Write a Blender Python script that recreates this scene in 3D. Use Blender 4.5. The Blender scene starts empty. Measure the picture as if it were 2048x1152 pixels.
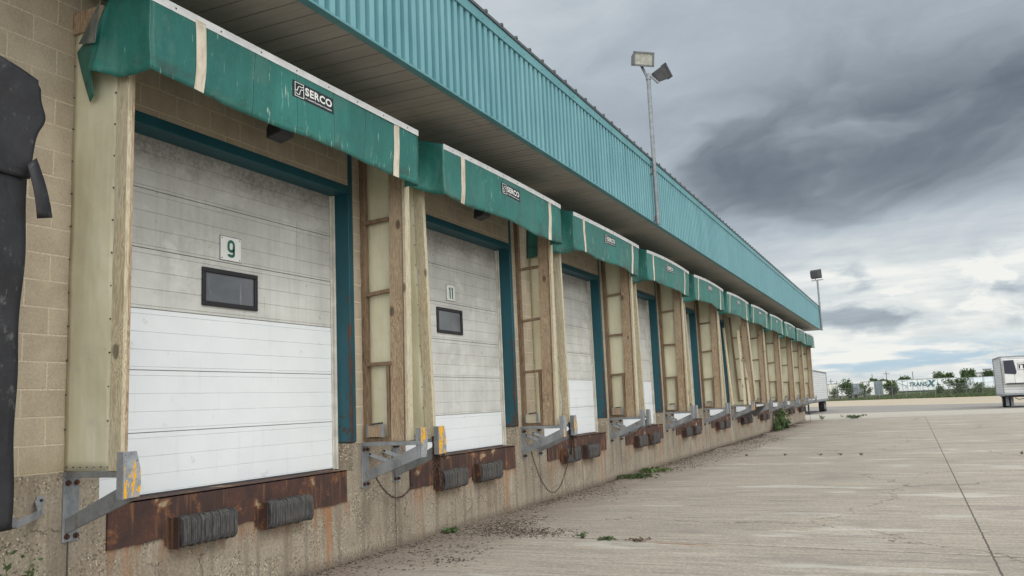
import bpy, bmesh, math, random
from mathutils import Vector, Matrix
S = bpy.context.scene
C = S.collection
rad = math.radians

# ------------------------------------------------------------------ camera
cam_d = bpy.data.cameras.new('camera'); cam = bpy.data.objects.new('camera', cam_d); C.objects.link(cam)
R = Vector((0.90676962, 0.41949518, -0.0423397)); U = Vector((0.09475408, -0.10490129, 0.98995827)); F = Vector((-0.41084123, 0.90167595, 0.13487019))
m = Matrix((R, U, -F)).transposed().to_4x4(); m.translation = Vector((5.8127, 0.0, 1.6441))
cam.matrix_world = m
cam_d.sensor_width = 36; cam_d.lens = 1716.188/2048*36; cam_d.clip_start = 0.05; cam_d.clip_end = 5000
S.camera = cam

# ------------------------------------------------------------------ colour management
S.view_settings.view_transform = 'Standard'; S.view_settings.look = 'None'
S.view_settings.exposure = 0.08; S.view_settings.gamma = 1.0; S.view_settings.use_curve_mapping = False

# ------------------------------------------------------------------ node helper
class N:
    def __init__(s, nt): s.nt = nt
    def node(s, t, **kw):
        n = s.nt.nodes.new(t)
        for k, v in kw.items(): setattr(n, k, v)
        return n
    def put(s, sock, v):
        if v is None: return
        if isinstance(v, bpy.types.NodeSocket): s.nt.links.new(v, sock)
        elif isinstance(v, (tuple, list)):
            v = tuple(v)
            if len(sock.default_value) == 4 and len(v) == 3: v = v+(1,)
            sock.default_value = v
        else:
            try: sock.default_value = v
            except TypeError: sock.default_value = (v,)*len(sock.default_value)
    def m(s, op, a, b=None, c=None, clamp=False):
        n = s.node('ShaderNodeMath', operation=op, use_clamp=clamp)
        s.put(n.inputs[0], a); s.put(n.inputs[1], b); s.put(n.inputs[2], c)
        return n.outputs[0]
    def vm(s, op, a, b=None):
        n = s.node('ShaderNodeVectorMath', operation=op); s.put(n.inputs[0], a)
        if b is not None: s.put(n.inputs[1], b)
        return n.outputs[0]
    def pos(s): return s.node('ShaderNodeNewGeometry').outputs['Position']
    def obj(s): return s.node('ShaderNodeTexCoord').outputs['Object']
    def sep(s, v):
        n = s.node('ShaderNodeSeparateXYZ'); s.put(n.inputs[0], v); return n.outputs[0], n.outputs[1], n.outputs[2]
    def comb(s, x, y, z):
        n = s.node('ShaderNodeCombineXYZ')
        for i, v in enumerate((x, y, z)): s.put(n.inputs[i], v)
        return n.outputs[0]
    def scl(s, v, x, y, z): return s.vm('MULTIPLY', v, (x, y, z))
    def noise(s, v, scale, detail=4, rough=.55, dist=0, col=False):
        n = s.node('ShaderNodeTexNoise'); s.put(n.inputs['Vector'], v); s.put(n.inputs['Scale'], scale)
        n.inputs['Detail'].default_value = detail; n.inputs['Roughness'].default_value = rough; n.inputs['Distortion'].default_value = dist
        return n.outputs[1 if col else 0]
    def voro(s, v, scale, feature='F1', out=0, rnd=1):
        n = s.node('ShaderNodeTexVoronoi', feature=feature); s.put(n.inputs['Vector'], v); s.put(n.inputs['Scale'], scale)
        n.inputs['Randomness'].default_value = rnd
        return n.outputs[out]
    def ramp(s, f, stops, interp='LINEAR'):
        n = s.node('ShaderNodeValToRGB'); s.put(n.inputs[0], f); r = n.color_ramp; r.interpolation = interp
        while len(r.elements) < len(stops): r.elements.new(.5)
        for e, (p, c) in zip(r.elements, stops):
            e.position = p
            if not isinstance(c, tuple): c = (c, c, c)
            e.color = c if len(c) == 4 else c+(1,)
        return n.outputs[0]
    def sm(s, v, a, b):   # smooth step a..b -> 0..1
        n = s.node('ShaderNodeMapRange', interpolation_type='SMOOTHSTEP'); s.put(n.inputs[0], v)
        n.inputs[1].default_value = a; n.inputs[2].default_value = b; return n.outputs[0]
    def mr(s, v, a, b, c, d):
        n = s.node('ShaderNodeMapRange'); s.put(n.inputs[0], v)
        for i, q in enumerate((a, b, c, d)): n.inputs[1+i].default_value = q
        return n.outputs[0]
    def mix(s, f, a, b, mode='MIX'):
        n = s.node('ShaderNodeMix', data_type='RGBA', blend_type=mode)
        s.put(n.inputs[0], f); s.put(n.inputs[6], a); s.put(n.inputs[7], b); return n.outputs[2]
    def bump(s, h, strength=.3, dist=.01, prev=None):
        n = s.node('ShaderNodeBump'); s.put(n.inputs['Height'], h); n.inputs['Strength'].default_value = strength
        n.inputs['Distance'].default_value = dist
        if prev is not None: s.put(n.inputs['Normal'], prev)
        return n.outputs[0]

def mat(name, fn):
    m = bpy.data.materials.new(name); m.use_nodes = True; nt = m.node_tree; nt.nodes.clear()
    n = N(nt); out = n.node('ShaderNodeOutputMaterial'); b = n.node('ShaderNodeBsdfPrincipled')
    nt.links.new(b.outputs[0], out.inputs[0])
    r = fn(n) or {}
    for k, v in r.items():
        if k == 'shader': nt.links.new(v(b.outputs[0]), out.inputs[0])
        else: n.put(b.inputs[k], v)
    return m

# ------------------------------------------------------------------ world: overcast sky with a dark storm bank
W = bpy.data.worlds.new('World'); S.world = W; W.use_nodes = True; W.node_tree.nodes.clear(); n = N(W.node_tree)
wout = n.node('ShaderNodeOutputWorld')
sky = n.node('ShaderNodeTexSky', sky_type='NISHITA'); sky.sun_disc = False; sky.sun_elevation = rad(46); sky.sun_rotation = rad(92)
bg1 = n.node('ShaderNodeBackground'); n.put(bg1.inputs[0], sky.outputs[0]); bg1.inputs[1].default_value = .09
d = n.vm('NORMALIZE', n.node('ShaderNodeTexCoord').outputs['Generated'])
dx, dy, dz = n.sep(d)
az = n.m('MULTIPLY', n.m('ARCTAN2', dx, dy), 57.2958); el = n.m('MULTIPLY', n.m('ARCSINE', dz), 57.2958)
den = n.m('ADD', n.m('MAXIMUM', dz, 0.0), .13)
cp = n.comb(n.m('DIVIDE', dx, den), n.m('DIVIDE', dy, den), n.m('MULTIPLY', dz, 1.5))
wp = n.noise(cp, .9, 3, .5, col=True)
cpw = n.vm('ADD', cp, n.scl(wp, .7, .7, .7))
f1 = n.noise(cpw, .75, 7, .5); f2 = n.noise(n.vm('ADD', cpw, (7, 3, 1)), 1.9, 8, .55); wpx = n.sep(wp)
# dark bank: ellipse in azimuth / elevation, edges moved by noise
azw = n.m('ADD', az, n.m('MULTIPLY', n.m('SUBTRACT', f1, .5), 22)); elw = n.m('ADD', n.m('ADD', el, n.m('MULTIPLY', n.m('SUBTRACT', f1, .5), 11)), n.m('MULTIPLY', n.m('SUBTRACT', f2, .5), 3.5))
def ell(a0, e0, ra, re, lo, hi, tilt=0):
    a = n.m('SUBTRACT', azw, a0); e = n.m('ADD', n.m('SUBTRACT', elw, e0), n.m('MULTIPLY', a, tilt))
    q = n.m('SQRT', n.m('ADD', n.m('POWER', n.m('ABSOLUTE', n.m('DIVIDE', a, ra)), 2), n.m('POWER', n.m('ABSOLUTE', n.m('DIVIDE', e, re)), 2)))
    return n.m('SUBTRACT', 1, n.sm(q, lo, hi))
def blob(a0, e0, ra, re, tilt):
    a = n.m('SUBTRACT', az, a0); e = n.m('ADD', n.m('SUBTRACT', el, e0), n.m('MULTIPLY', a, tilt))
    return n.m('SUBTRACT', 1, n.m('SQRT', n.m('ADD', n.m('POWER', n.m('ABSOLUTE', n.m('DIVIDE', a, ra)), 2), n.m('POWER', n.m('ABSOLUTE', n.m('DIVIDE', e, re)), 2))))
ac = n.comb(n.m('MULTIPLY', az, .050), n.m('ADD', n.m('MULTIPLY', el, .11), n.m('MULTIPLY', az, -.012)), 4.0)
acw = n.vm('ADD', ac, n.scl(n.noise(ac, 1.3, 4, .5, col=True), 1.1, 1.1, 0))
gA = n.noise(acw, 1.35, 5, .5); gB = n.noise(n.vm('ADD', acw, (3.7, 9.1, 0)), 3.6, 8, .58)
nz = n.m('ADD', n.m('MULTIPLY', n.m('SUBTRACT', gA, .5), 1.9), n.m('MULTIPLY', n.m('SUBTRACT', gB, .5), .75))
dark1 = n.sm(n.m('ADD', blob(2.5, 13.2, 24, 7.2, -.08), nz), .0, .85)
dark2 = n.sm(n.m('ADD', blob(2, 19, 32, 15, 0), nz), -.1, 1.0)
t = n.ramp(n.m('DIVIDE', el, 60), [(0, .88), (.05, .94), (.12, .86), (.2, .69), (.42, .64), (.7, .70), (1, .8)])
t = n.m('SUBTRACT', t, n.m('MULTIPLY', dark1, .31)); t = n.m('SUBTRACT', t, n.m('MULTIPLY', dark2, .20))
lowamp = n.m('SUBTRACT', 1, n.sm(el, 4, 12))
t = n.m('ADD', t, n.m('MULTIPLY', n.m('SUBTRACT', f1, .5), .30)); t = n.m('ADD', t, n.m('MULTIPLY', n.m('SUBTRACT', gB, .5), n.m('MULTIPLY_ADD', lowamp, .1, .34)))
t = n.m('ADD', t, n.m('MULTIPLY', n.m('SUBTRACT', f2, .5), n.m('MULTIPLY_ADD', lowamp, .25, .12)))
sc3 = n.comb(n.m('MULTIPLY', az, .055), n.m('MULTIPLY', el, .42), 2.0)
f3 = n.noise(n.vm('ADD', sc3, n.scl(wp, .8, .8, 0)), 1.3, 8, .6)
t = n.m('ADD', t, n.m('MULTIPLY', n.m('SUBTRACT', f3, .48), n.m('MULTIPLY', n.m('SUBTRACT', 1, n.sm(el, 7, 13)), .75)))
# puffy heaps low over the horizon: angular coordinates, flat bases
cc = n.comb(n.m('MULTIPLY', az, .16), n.m('MULTIPLY', el, .34), 0)
cw = n.vm('ADD', cc, n.scl(n.noise(cc, 1.4, 3, .5, col=True), .7, .5, 0))
pf = n.noise(cw, 1.25, 8, .56)
pm = n.m('MULTIPLY', n.sm(pf, .50, .66), n.m('MULTIPLY', n.sm(el, 1.2, 2.4), n.m('SUBTRACT', 1, n.sm(el, 6, 9))))
t = n.m('ADD', t, n.m('MULTIPLY', pm, .26))
gp = n.m('MULTIPLY', n.sm(n.noise(n.vm('ADD', cw, (5.3, 1.35, 0)), .9, 7, .5), .50, .62), n.m('MULTIPLY', n.sm(el, 2.6, 4.2), n.m('SUBTRACT', 1, n.sm(el, 6.5, 9))))
t = n.m('SUBTRACT', t, n.m('MULTIPLY', gp, .34))
# unseen sky behind the camera, brightness added to fill the faces turned toward it
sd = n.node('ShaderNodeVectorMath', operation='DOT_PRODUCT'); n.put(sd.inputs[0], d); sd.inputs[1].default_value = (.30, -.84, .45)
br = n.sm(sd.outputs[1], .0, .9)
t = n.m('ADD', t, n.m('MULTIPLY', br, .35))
colr = n.ramp(t, [(0, (.085, .105, .13)), (.16, (.12, .148, .18)), (.38, (.275, .318, .36)), (.6, (.45, .51, .565)), (.78, (.62, .67, .695)), (.92, (.80, .83, .82)), (1, (.93, .93, .89))])
blue = n.m('MULTIPLY', n.m('MULTIPLY', n.sm(el, .5, 1.4), n.m('SUBTRACT', 1, n.sm(el, 1.9, 3.4))), n.sm(f2, .60, .44))
colr = n.mix(n.m('MULTIPLY', blue, .8), colr, (.42, .60, .74))
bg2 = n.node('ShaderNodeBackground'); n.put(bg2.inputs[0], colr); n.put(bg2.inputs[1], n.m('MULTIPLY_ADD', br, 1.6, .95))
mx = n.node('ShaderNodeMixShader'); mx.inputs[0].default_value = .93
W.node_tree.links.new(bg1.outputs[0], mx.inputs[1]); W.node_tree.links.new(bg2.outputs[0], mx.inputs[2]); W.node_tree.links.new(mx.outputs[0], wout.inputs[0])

# ------------------------------------------------------------------ sun (soft, from the right behind the camera)
sd_ = bpy.data.lights.new('sun', 'SUN'); sd_.energy = 0.8; sd_.angle = rad(16); sd_.color = (1, .965, .92)
sun = bpy.data.objects.new('sun', sd_); C.objects.link(sun)
sv = Vector((math.cos(rad(46))*math.sin(rad(92)), math.cos(rad(46))*math.cos(rad(92)), math.sin(rad(46))))
sun.rotation_euler = sv.to_track_quat('Z', 'Y').to_euler()

# ------------------------------------------------------------------ mesh builder
class MB:
    def __init__(s): s.v = []; s.f = []; s.mi = []
    def add(s, vs, fs, mi=0):
        o = len(s.v); s.v += [tuple(v) for v in vs]; s.f += [tuple(o+i for i in f) for f in fs]; s.mi += [mi]*len(fs)
    def box(s, x0, x1, y0, y1, z0, z1, mi=0, sh=0, shz=0):   # sh: shift of x at the top
        s.add([(x0, y0, z0), (x1, y0, z0), (x1, y1, z0), (x0, y1, z0), (x0+sh, y0, z1), (x1+sh, y0, z1), (x1+sh, y1, z1), (x0+sh, y1, z1)],
              [(0, 3, 2, 1), (4, 5, 6, 7), (0, 1, 5, 4), (1, 2, 6, 5), (2, 3, 7, 6), (3, 0, 4, 7)], mi); return s
    def bar(s, a, b, w, h, mi=0, up=(0, 0, 1)):
        a = Vector(a); b = Vector(b); d = (b-a).normalized(); r = d.cross(Vector(up))
        if r.length < 1e-4: r = Vector((1, 0, 0))
        r.normalize(); u = r.cross(d); r *= w/2; u *= h/2
        s.add([a-r-u, a+r-u, a+r+u, a-r+u, b-r-u, b+r-u, b+r+u, b-r+u], [(0, 1, 2, 3), (7, 6, 5, 4), (0, 4, 5, 1), (1, 5, 6, 2), (2, 6, 7, 3), (3, 7, 4, 0)], mi); return s
    def tube(s, pts, r, k=8, mi=0, cap=True):
        pts = [Vector(p) for p in pts]; rs = r if isinstance(r, (list, tuple)) else [r]*len(pts); vs = []; fs = []
        for i, p in enumerate(pts):
            d = (pts[min(i+1, len(pts)-1)]-pts[max(i-1, 0)]).normalized()
            a = d.cross(Vector((0, 0, 1)) if abs(d.z) < .9 else Vector((1, 0, 0))).normalized(); b = d.cross(a)
            for j in range(k):
                q = 2*math.pi*j/k; vs.append(p+a*math.cos(q)*rs[i]+b*math.sin(q)*rs[i])
        for i in range(len(pts)-1):
            for j in range(k): fs.append((i*k+j, i*k+(j+1) % k, (i+1)*k+(j+1) % k, (i+1)*k+j))
        if cap: fs.append(tuple(range(k-1, -1, -1))); fs.append(tuple((len(pts)-1)*k+j for j in range(k)))
        s.add(vs, fs, mi); return s
    def grid(s, fn, nu, nv, mi=0):
        vs = [fn(i/nu, j/nv) for i in range(nu+1) for j in range(nv+1)]
        fs = [(i*(nv+1)+j, (i+1)*(nv+1)+j, (i+1)*(nv+1)+j+1, i*(nv+1)+j+1) for i in range(nu) for j in range(nv)]
        s.add(vs, fs, mi); return s
    def prism(s, poly, axis, a, b, mi=0):   # poly in the two other axes, extruded along axis
        def p3(q, t):
            return {'x': (t, q[0], q[1]), 'y': (q[0], t, q[1]), 'z': (q[0], q[1], t)}[axis]
        k = len(poly); vs = [p3(q, a) for q in poly]+[p3(q, b) for q in poly]
        fs = [tuple(range(k)), tuple(range(2*k-1, k-1, -1))]+[(i, (i+1) % k, k+(i+1) % k, k+i) for i in range(k)]
        s.add(vs, fs, mi); return s
    def torus(s, c, r1, r2, mat3, stretch=1, k=10, kk=6, mi=0):
        vs = []; fs = []
        for i in range(k):
            a = 2*math.pi*i/k
            for j in range(kk):
                b = 2*math.pi*j/kk
                v = Vector(((r1+r2*math.cos(b))*math.cos(a)*stretch, (r1+r2*math.cos(b))*math.sin(a), r2*math.sin(b)))
                vs.append(Vector(c)+mat3 @ v)
        for i in range(k):
            for j in range(kk): fs.append((i*kk+j, ((i+1) % k)*kk+j, ((i+1) % k)*kk+(j+1) % kk, i*kk+(j+1) % kk))
        s.add(vs, fs, mi); return s
    def build(s, name, mats, parent=None, loc=(0, 0, 0), bevel=0, smooth=False, solid=0, label=None):
        if not isinstance(mats, (list, tuple)): mats = [mats]
        me = bpy.data.meshes.new(name); me.from_pydata(s.v, [], s.f)
        for mm in mats: me.materials.append(mm)
        for p, mi in zip(me.polygons, s.mi): p.material_index = mi
        bm = bmesh.new(); bm.from_mesh(me)
        if not solid: bmesh.ops.recalc_face_normals(bm, faces=bm.faces)
        if bevel: bmesh.ops.bevel(bm, geom=[e for e in bm.edges if len(e.link_faces) == 2 and e.calc_face_angle(0) > .6], offset=bevel, segments=1, affect='EDGES', clamp_overlap=True)
        bm.to_mesh(me); bm.free()
        if smooth:
            for p in me.polygons: p.use_smooth = True
        o = bpy.data.objects.new(name, me); C.objects.link(o); o.location = loc
        if solid: md = o.modifiers.new('s', 'SOLIDIFY'); md.thickness = solid; md.offset = 0
        if parent is not None: o.parent = parent
        if label: o['label'] = label
        return o

def thing(name, label, cat, loc=(0, 0, 0), group=None, kind=None):
    o = bpy.data.objects.new(name, None); C.objects.link(o); o.location = loc; o.empty_display_size = .2
    return tag(o, label, cat, group, kind)
def tag(o, label=None, cat=None, group=None, kind=None):
    if label: o['label'] = label
    if cat: o['category'] = cat
    if group: o['group'] = group
    if kind: o['kind'] = kind
    return o
def text_mesh(body, size, bold=0.0, sx=1.0, space=1.0):
    cu = bpy.data.curves.new('t', 'FONT'); cu.body = body; cu.size = size; cu.offset = bold; cu.align_x = 'LEFT'; cu.space_character = space; cu.resolution_u = 3
    o = bpy.data.objects.new('t', cu); C.objects.link(o)
    dg = bpy.context.evaluated_depsgraph_get(); me = bpy.data.meshes.new_from_object(o.evaluated_get(dg))
    vs = [(v.co.x*sx, v.co.y) for v in me.vertices]; fs = [tuple(p.vertices) for p in me.polygons]
    bpy.data.objects.remove(o); bpy.data.curves.remove(cu); bpy.data.meshes.remove(me)
    x0 = min(v[0] for v in vs); x1 = max(v[0] for v in vs); y0 = min(v[1] for v in vs); y1 = max(v[1] for v in vs)
    return [((a-x0)/(x1-x0), (b-y0)/(y1-y0)) for a, b in vs], fs, (x1-x0)/(y1-y0)

P = 4.4965; Y0 = 4.50; ZF = 1.288
DSIDE = (0.10)

# ------------------------------------------------------------------ materials
def streaks(n, p, fy, fz, det=5): return n.noise(n.scl(p, fy, fy, fz), 1, det, .6)
def block_fn(n):
    p = n.pos(); x, y, z = n.sep(p)
    v = n.comb(n.m('SUBTRACT', y, 4.366), n.m('SUBTRACT', z, ZF+.005), 0)
    b = n.node('ShaderNodeTexBrick'); b.offset = .5; b.offset_frequency = 2
    n.put(b.inputs['Vector'], v); n.put(b.inputs['Color1'], (.49, .415, .315)); n.put(b.inputs['Color2'], (.42, .355, .27)); n.put(b.inputs['Mortar'], (.74, .65, .49))
    b.inputs['Scale'].default_value = 1; b.inputs['Mortar Size'].default_value = .0075; b.inputs['Mortar Smooth'].default_value = .3
    b.inputs['Brick Width'].default_value = .4064; b.inputs['Row Height'].default_value = .2033; b.inputs['Bias'].default_value = 0
    g = n.noise(p, 55, 6, .7); g2 = n.noise(p, 3.5, 4, .6); pits = n.sm(n.voro(p, 95), .10, .22)
    c = n.mix(n.mr(g, .3, .7, 0, .75), b.outputs[0], (.24, .195, .14))
    c = n.mix(n.mr(g2, .35, .7, 0, .6), c, (.52, .45, .34))
    c = n.mix(n.mr(streaks(n, p, 4, .5), .55, .75, 0, .35), c, (.28, .23, .18))
    c = n.mix(n.mr(z, 1.28, 1.5, .35, 0), c, (.30, .25, .13))
    c = n.mix(n.mr(pits, 0, 1, .35, 0), c, (.07, .06, .045))
    h = n.m('ADD', n.m('MULTIPLY', b.outputs[1], -1.0), n.m('MULTIPLY', g, .5))
    return {'Base Color': c, 'Roughness': .92, 'Normal': n.bump(h, .6, .008)}
M_block = mat('block_masonry', block_fn)

def conc_wall_fn(n):
    p = n.pos(); x, y, z = n.sep(p)
    big = n.noise(p, 1.6, 5, .6); fine = n.noise(p, 38, 5, .7)
    c = n.ramp(big, [(.25, (.27, .22, .165)), (.5, (.38, .325, .25)), (.75, (.45, .395, .31))])
    c = n.mix(n.mr(fine, .35, .68, .6, 0), c, (.13, .105, .08))
    expo = n.sm(n.noise(n.scl(p, 1, 1, 1.3), 2.6, 4, .65), .43, .57)
    peb = n.voro(p, 46); pc = n.node('ShaderNodeTexVoronoi'); n.put(pc.inputs['Vector'], p); pc.inputs['Scale'].default_value = 46
    bri = n.sep(pc.outputs['Color'])[0]
    pebm = n.m('MULTIPLY', n.m('MULTIPLY', n.m('SUBTRACT', 1, n.sm(peb, .22, .48)), n.sm(bri, .45, .7)), expo)
    c = n.mix(n.m('MULTIPLY', pebm, .9), c, (.82, .70, .51))
    pd = n.m('MULTIPLY', n.m('MULTIPLY', n.m('SUBTRACT', 1, n.sm(peb, .3, .55)), n.sm(bri, .42, .12)), expo)
    c = n.mix(n.m('MULTIPLY', pd, .8), c, (.08, .065, .05))
    # vertical run marks, lime bloom, rust runs
    st = n.noise(n.scl(p, 9, 9, .55), 1, 4, .6)
    c = n.mix(n.m('MULTIPLY', n.sm(st, .48, .64), n.mr(z, .1, 1.2, .65, .35)), c, (.17, .14, .11))
    lime = n.noise(n.vm('ADD', n.scl(p, 3.1, 3.1, .4), (3, 8, 1)), 1, 4, .6)
    c = n.mix(n.m('MULTIPLY', n.sm(lime, .57, .70), n.mr(z, 0, 1.1, .55, .3)), c, (.50, .46, .38))
    yl = n.m('MODULO', n.m('ADD', n.m('SUBTRACT', y, Y0), P), P)
    wob = n.m('MULTIPLY', n.m('SUBTRACT', n.noise(n.scl(p, 0, 0, 5), 1, 3), .5), .05)
    rn = n.noise(n.scl(p, 14, 14, 2.2), 1, 4, .65)
    def run(y0, w, ztop, amt):
        q = n.m('SUBTRACT', 1, n.sm(n.m('ABSOLUTE', n.m('ADD', n.m('SUBTRACT', yl, y0), wob)), w*.3, w))
        return n.m('MULTIPLY', n.m('MULTIPLY', q, n.m('SUBTRACT', 1, n.sm(z, ztop-.03, ztop+.01))), n.m('MULTIPLY', n.mr(z, 0, ztop, .35, 1), n.m('MULTIPLY', n.mr(rn, .35, .6, .3, 1), amt)))
    c = n.mix(run(3.24, .085, .67, .95), c, (.36, .145, .04))
    c = n.mix(run(3.02, .04, .66, .6), c, (.30, .16, .07))
    c = n.mix(run(.62, .10, .68, .55), c, (.30, .13, .05))
    c = n.mix(run(2.6, .07, .58, .45), c, (.20, .12, .06))
    under = n.m('MULTIPLY', n.m('MULTIPLY', n.sm(rn, .42, .58), n.m('SUBTRACT', 1, n.sm(z, .64, .69))), n.m('MULTIPLY', n.sm(z, .35, .66), n.m('MULTIPLY', n.sm(yl, .3, .45), n.m('SUBTRACT', 1, n.sm(yl, 3.55, 3.7)))))
    c = n.mix(n.m('MULTIPLY', under, .6), c, (.27, .12, .05))
    # hairline construction joint once per bay, and cracks
    j = n.m('SUBTRACT', 1, n.sm(n.m('ABSOLUTE', n.m('SUBTRACT', yl, .075)), .004, .009))
    cr = n.m('SUBTRACT', 1, n.sm(n.voro(n.vm('ADD', p, n.scl(n.noise(p, 3, 4, .6, col=True), .5, .5, .5)), .8, 'DISTANCE_TO_EDGE'), .001, .005))
    cr = n.m('MULTIPLY', cr, n.sm(n.noise(p, 1.1, 2), .52, .6)); crm = n.m('MULTIPLY', cr, .5)
    c = n.mix(n.m('MAXIMUM', n.m('MULTIPLY', j, .85), crm), c, (.05, .042, .035))
    c = n.mix(n.mr(n.m('ADD', z, n.m('MULTIPLY', n.m('SUBTRACT', fine, .5), .1)), 0, .12, .75, 0), c, (.10, .075, .055))
    h = n.m('ADD', n.m('MULTIPLY', fine, .6), n.m('ADD', n.m('MULTIPLY', pebm, .5), n.m('MULTIPLY', n.m('ADD', j, cr), -1.2)))
    return {'Base Color': c, 'Roughness': .95, 'Normal': n.bump(h, .8, .010)}
M_found = mat('weathered_concrete_wall', conc_wall_fn)

def yard_fn(n):
    p = n.pos(); x, y, z = n.sep(p)
    st = n.noise(n.scl(p, .22, 1.25, 0), 1, 6, .62, .3); st2 = n.noise(n.vm('ADD', n.scl(p, .5, 3.4, 0), (4, 9, 0)), 1, 5, .6); big = n.noise(p, .17, 4, .6); fine = n.noise(p, 75, 4, .75); mid = n.noise(p, 9, 4, .65)
    c = n.ramp(big, [(.3, (.32, .285, .24)), (.5, (.42, .375, .315)), (.7, (.47, .415, .34))])
    c = n.mix(n.mr(st, .40, .66, 0, .6), c, (.32, .29, .26))
    c = n.mix(n.mr(st2, .52, .68, 0, .55), c, (.57, .515, .435))
    c = n.mix(n.mr(st2, .46, .34, 0, .6), c, (.27, .235, .205))
    c = n.mix(n.mr(mid, .35, .7, .35, 0), c, (.26, .215, .175))
    c = n.mix(n.mr(fine, .4, .62, .6, 0), c, (.20, .17, .14))
    c = n.mix(n.mr(fine, .6, .72, 0, .4), c, (.58, .52, .43))
    # tyre arcs
    dv = n.node('ShaderNodeVectorMath', operation='LENGTH'); n.put(dv.inputs[0], n.vm('SUBTRACT', p, (9.5, 6, 0)))
    for r0, w in ((15.2, .10), (17.3, .12), (11.4, .09), (22.5, .16)):
        a = n.m('SUBTRACT', 1, n.sm(n.m('ABSOLUTE', n.m('SUBTRACT', n.m('ADD', dv.outputs[1], n.m('MULTIPLY', st, .6)), r0)), w*.4, w))
        c = n.mix(n.m('MULTIPLY', n.m('MULTIPLY', a, n.sm(st2, .42, .6)), .55), c, (.13, .12, .115))
    sc = n.noise(n.vm('ADD', n.scl(p, .9, 9, 0), (1, 1, 0)), 1, 3, .55)
    c = n.mix(n.m('MULTIPLY', n.sm(sc, .56, .62), .6), c, (.17, .155, .14))
    bro = n.noise(n.scl(p, .7, 13, 0), 1, 4, .6); c = n.mix(n.mr(bro, .45, .7, 0, .5), c, (.27, .24, .205)); c = n.mix(n.mr(bro, .5, .3, 0, .4), c, (.53, .475, .395))
    gr = n.noise(p, 26, 5, .75); c = n.mix(n.mr(gr, .5, .68, 0, .55), c, (.22, .19, .16)); c = n.mix(n.mr(gr, .5, .34, 0, .45), c, (.56, .51, .43))
    oil = n.m('MULTIPLY', n.sm(n.noise(n.scl(p, .55, .8, 0), 1, 5, .6), .54, .64), .45)
    c = n.mix(oil, c, (.20, .18, .165))
    blot = n.m('MULTIPLY', n.sm(n.noise(n.vm('ADD', p, (20, 4, 0)), 2.6, 5, .7), .60, .66), .4); c = n.mix(blot, c, (.21, .185, .16))
    pale = n.m('MULTIPLY', n.sm(n.noise(n.vm('ADD', n.scl(p, .35, 1.1, 0), (8, 3, 0)), 1, 4, .65), .56, .66), .5); c = n.mix(pale, c, (.54, .52, .48))
    # dirt washed along the wall
    xd = n.m('ADD', x, n.m('MULTIPLY', n.m('SUBTRACT', n.noise(p, 1.5, 5, .65), .5), 1.3))
    c = n.mix(n.mr(xd, .1, 1.7, .85, 0), c, (.225, .175, .14))
    dm = n.m('MULTIPLY', n.sm(n.noise(p, 24, 5, .75), .52, .60), n.mr(xd, .05, 1.1, 1, 0))
    c = n.mix(dm, c, (.05, .035, .025))
    # joints
    w1 = n.m('MULTIPLY', n.m('SUBTRACT', n.noise(p, 6, 4, .6), .5), .03)
    def joint(v, at, w): return n.m('SUBTRACT', 1, n.sm(n.m('ABSOLUTE', n.m('ADD', n.m('SUBTRACT', v, at), w1)), w*.4, w))
    jy = n.m('ADD', y, n.m('MULTIPLY', x, .095)); jt = n.m('ADD', y, n.m('MULTIPLY', x, .24))
    js = n.m('MAXIMUM', n.m('MULTIPLY', joint(x, 6.37, .013), .85), joint(jy, 10.26, .013))
    js = n.m('MAXIMUM', js, n.m('MULTIPLY', joint(n.m('ADD', y, n.m('MULTIPLY', x, .12)), 24.3, .025), .9)); js = n.m('MAXIMUM', js, joint(jy, 38.6, .04)); js = n.m('MAXIMUM', js, joint(x, 12.4, .02)); js = n.m('MAXIMUM', js, joint(x, 18.6, .02))
    halo = n.m('MULTIPLY', n.m('SUBTRACT', 1, n.sm(n.m('ABSOLUTE', n.m('SUBTRACT', jy, 10.30)), .02, .07)), n.sm(mid, .4, .6))
    c = n.mix(n.m('MULTIPLY', halo, .6), c, (.50, .44, .36))
    rs = n.m('MULTIPLY', n.m('SUBTRACT', 1, n.sm(n.m('ABSOLUTE', n.m('ADD', n.m('SUBTRACT', jy, 10.15), n.m('MULTIPLY', n.m('SUBTRACT', mid, .5), .16))), .0, .07)), n.m('MULTIPLY', n.sm(x, 2.85, 3.15), n.m('SUBTRACT', 1, n.sm(x, 3.3, 3.9))))
    c = n.mix(n.m('MULTIPLY', rs, .75), c, (.24, .09, .035))
    crv = n.voro(n.vm('ADD', n.scl(p, 1, 1, 0), n.scl(n.noise(p, 1.2, 5, .6, col=True), 1.4, 1.4, 0)), .14, 'DISTANCE_TO_EDGE')
    cr = n.m('SUBTRACT', 1, n.sm(crv, .0010, .0030))
    c = n.mix(n.m('MULTIPLY', cr, .8), c, (.12, .10, .085))
    c = n.mix(js, c, (.055, .05, .04))
    h = n.m('ADD', n.m('MULTIPLY', fine, .5), n.m('ADD', n.m('MULTIPLY', mid, .3), n.m('MULTIPLY', js, -1.5)))
    return {'Base Color': c, 'Roughness': .93, 'Normal': n.bump(h, .6, .006)}
M_yard = mat('concrete_yard', yard_fn)
def flat_fn(a, b, sc, str_=(1, 3), rough=.95):
    def f(n):
        p = n.pos(); q = n.noise(n.scl(p, str_[0], str_[1], 1), sc, 6, .65); g = n.noise(p, sc*14, 3, .7)
        c = n.mix(n.mr(q, .35, .65, 0, 1), a, b)
        c = n.mix(n.mr(g, .4, .65, .35, 0), c, tuple(v*.55 for v in a))
        return {'Base Color': c, 'Roughness': rough, 'Normal': n.bump(g, .4, .01)}
    return f
M_strip = mat('pale_concrete', flat_fn((.40, .37, .32), (.47, .43, .37), .25))
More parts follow.
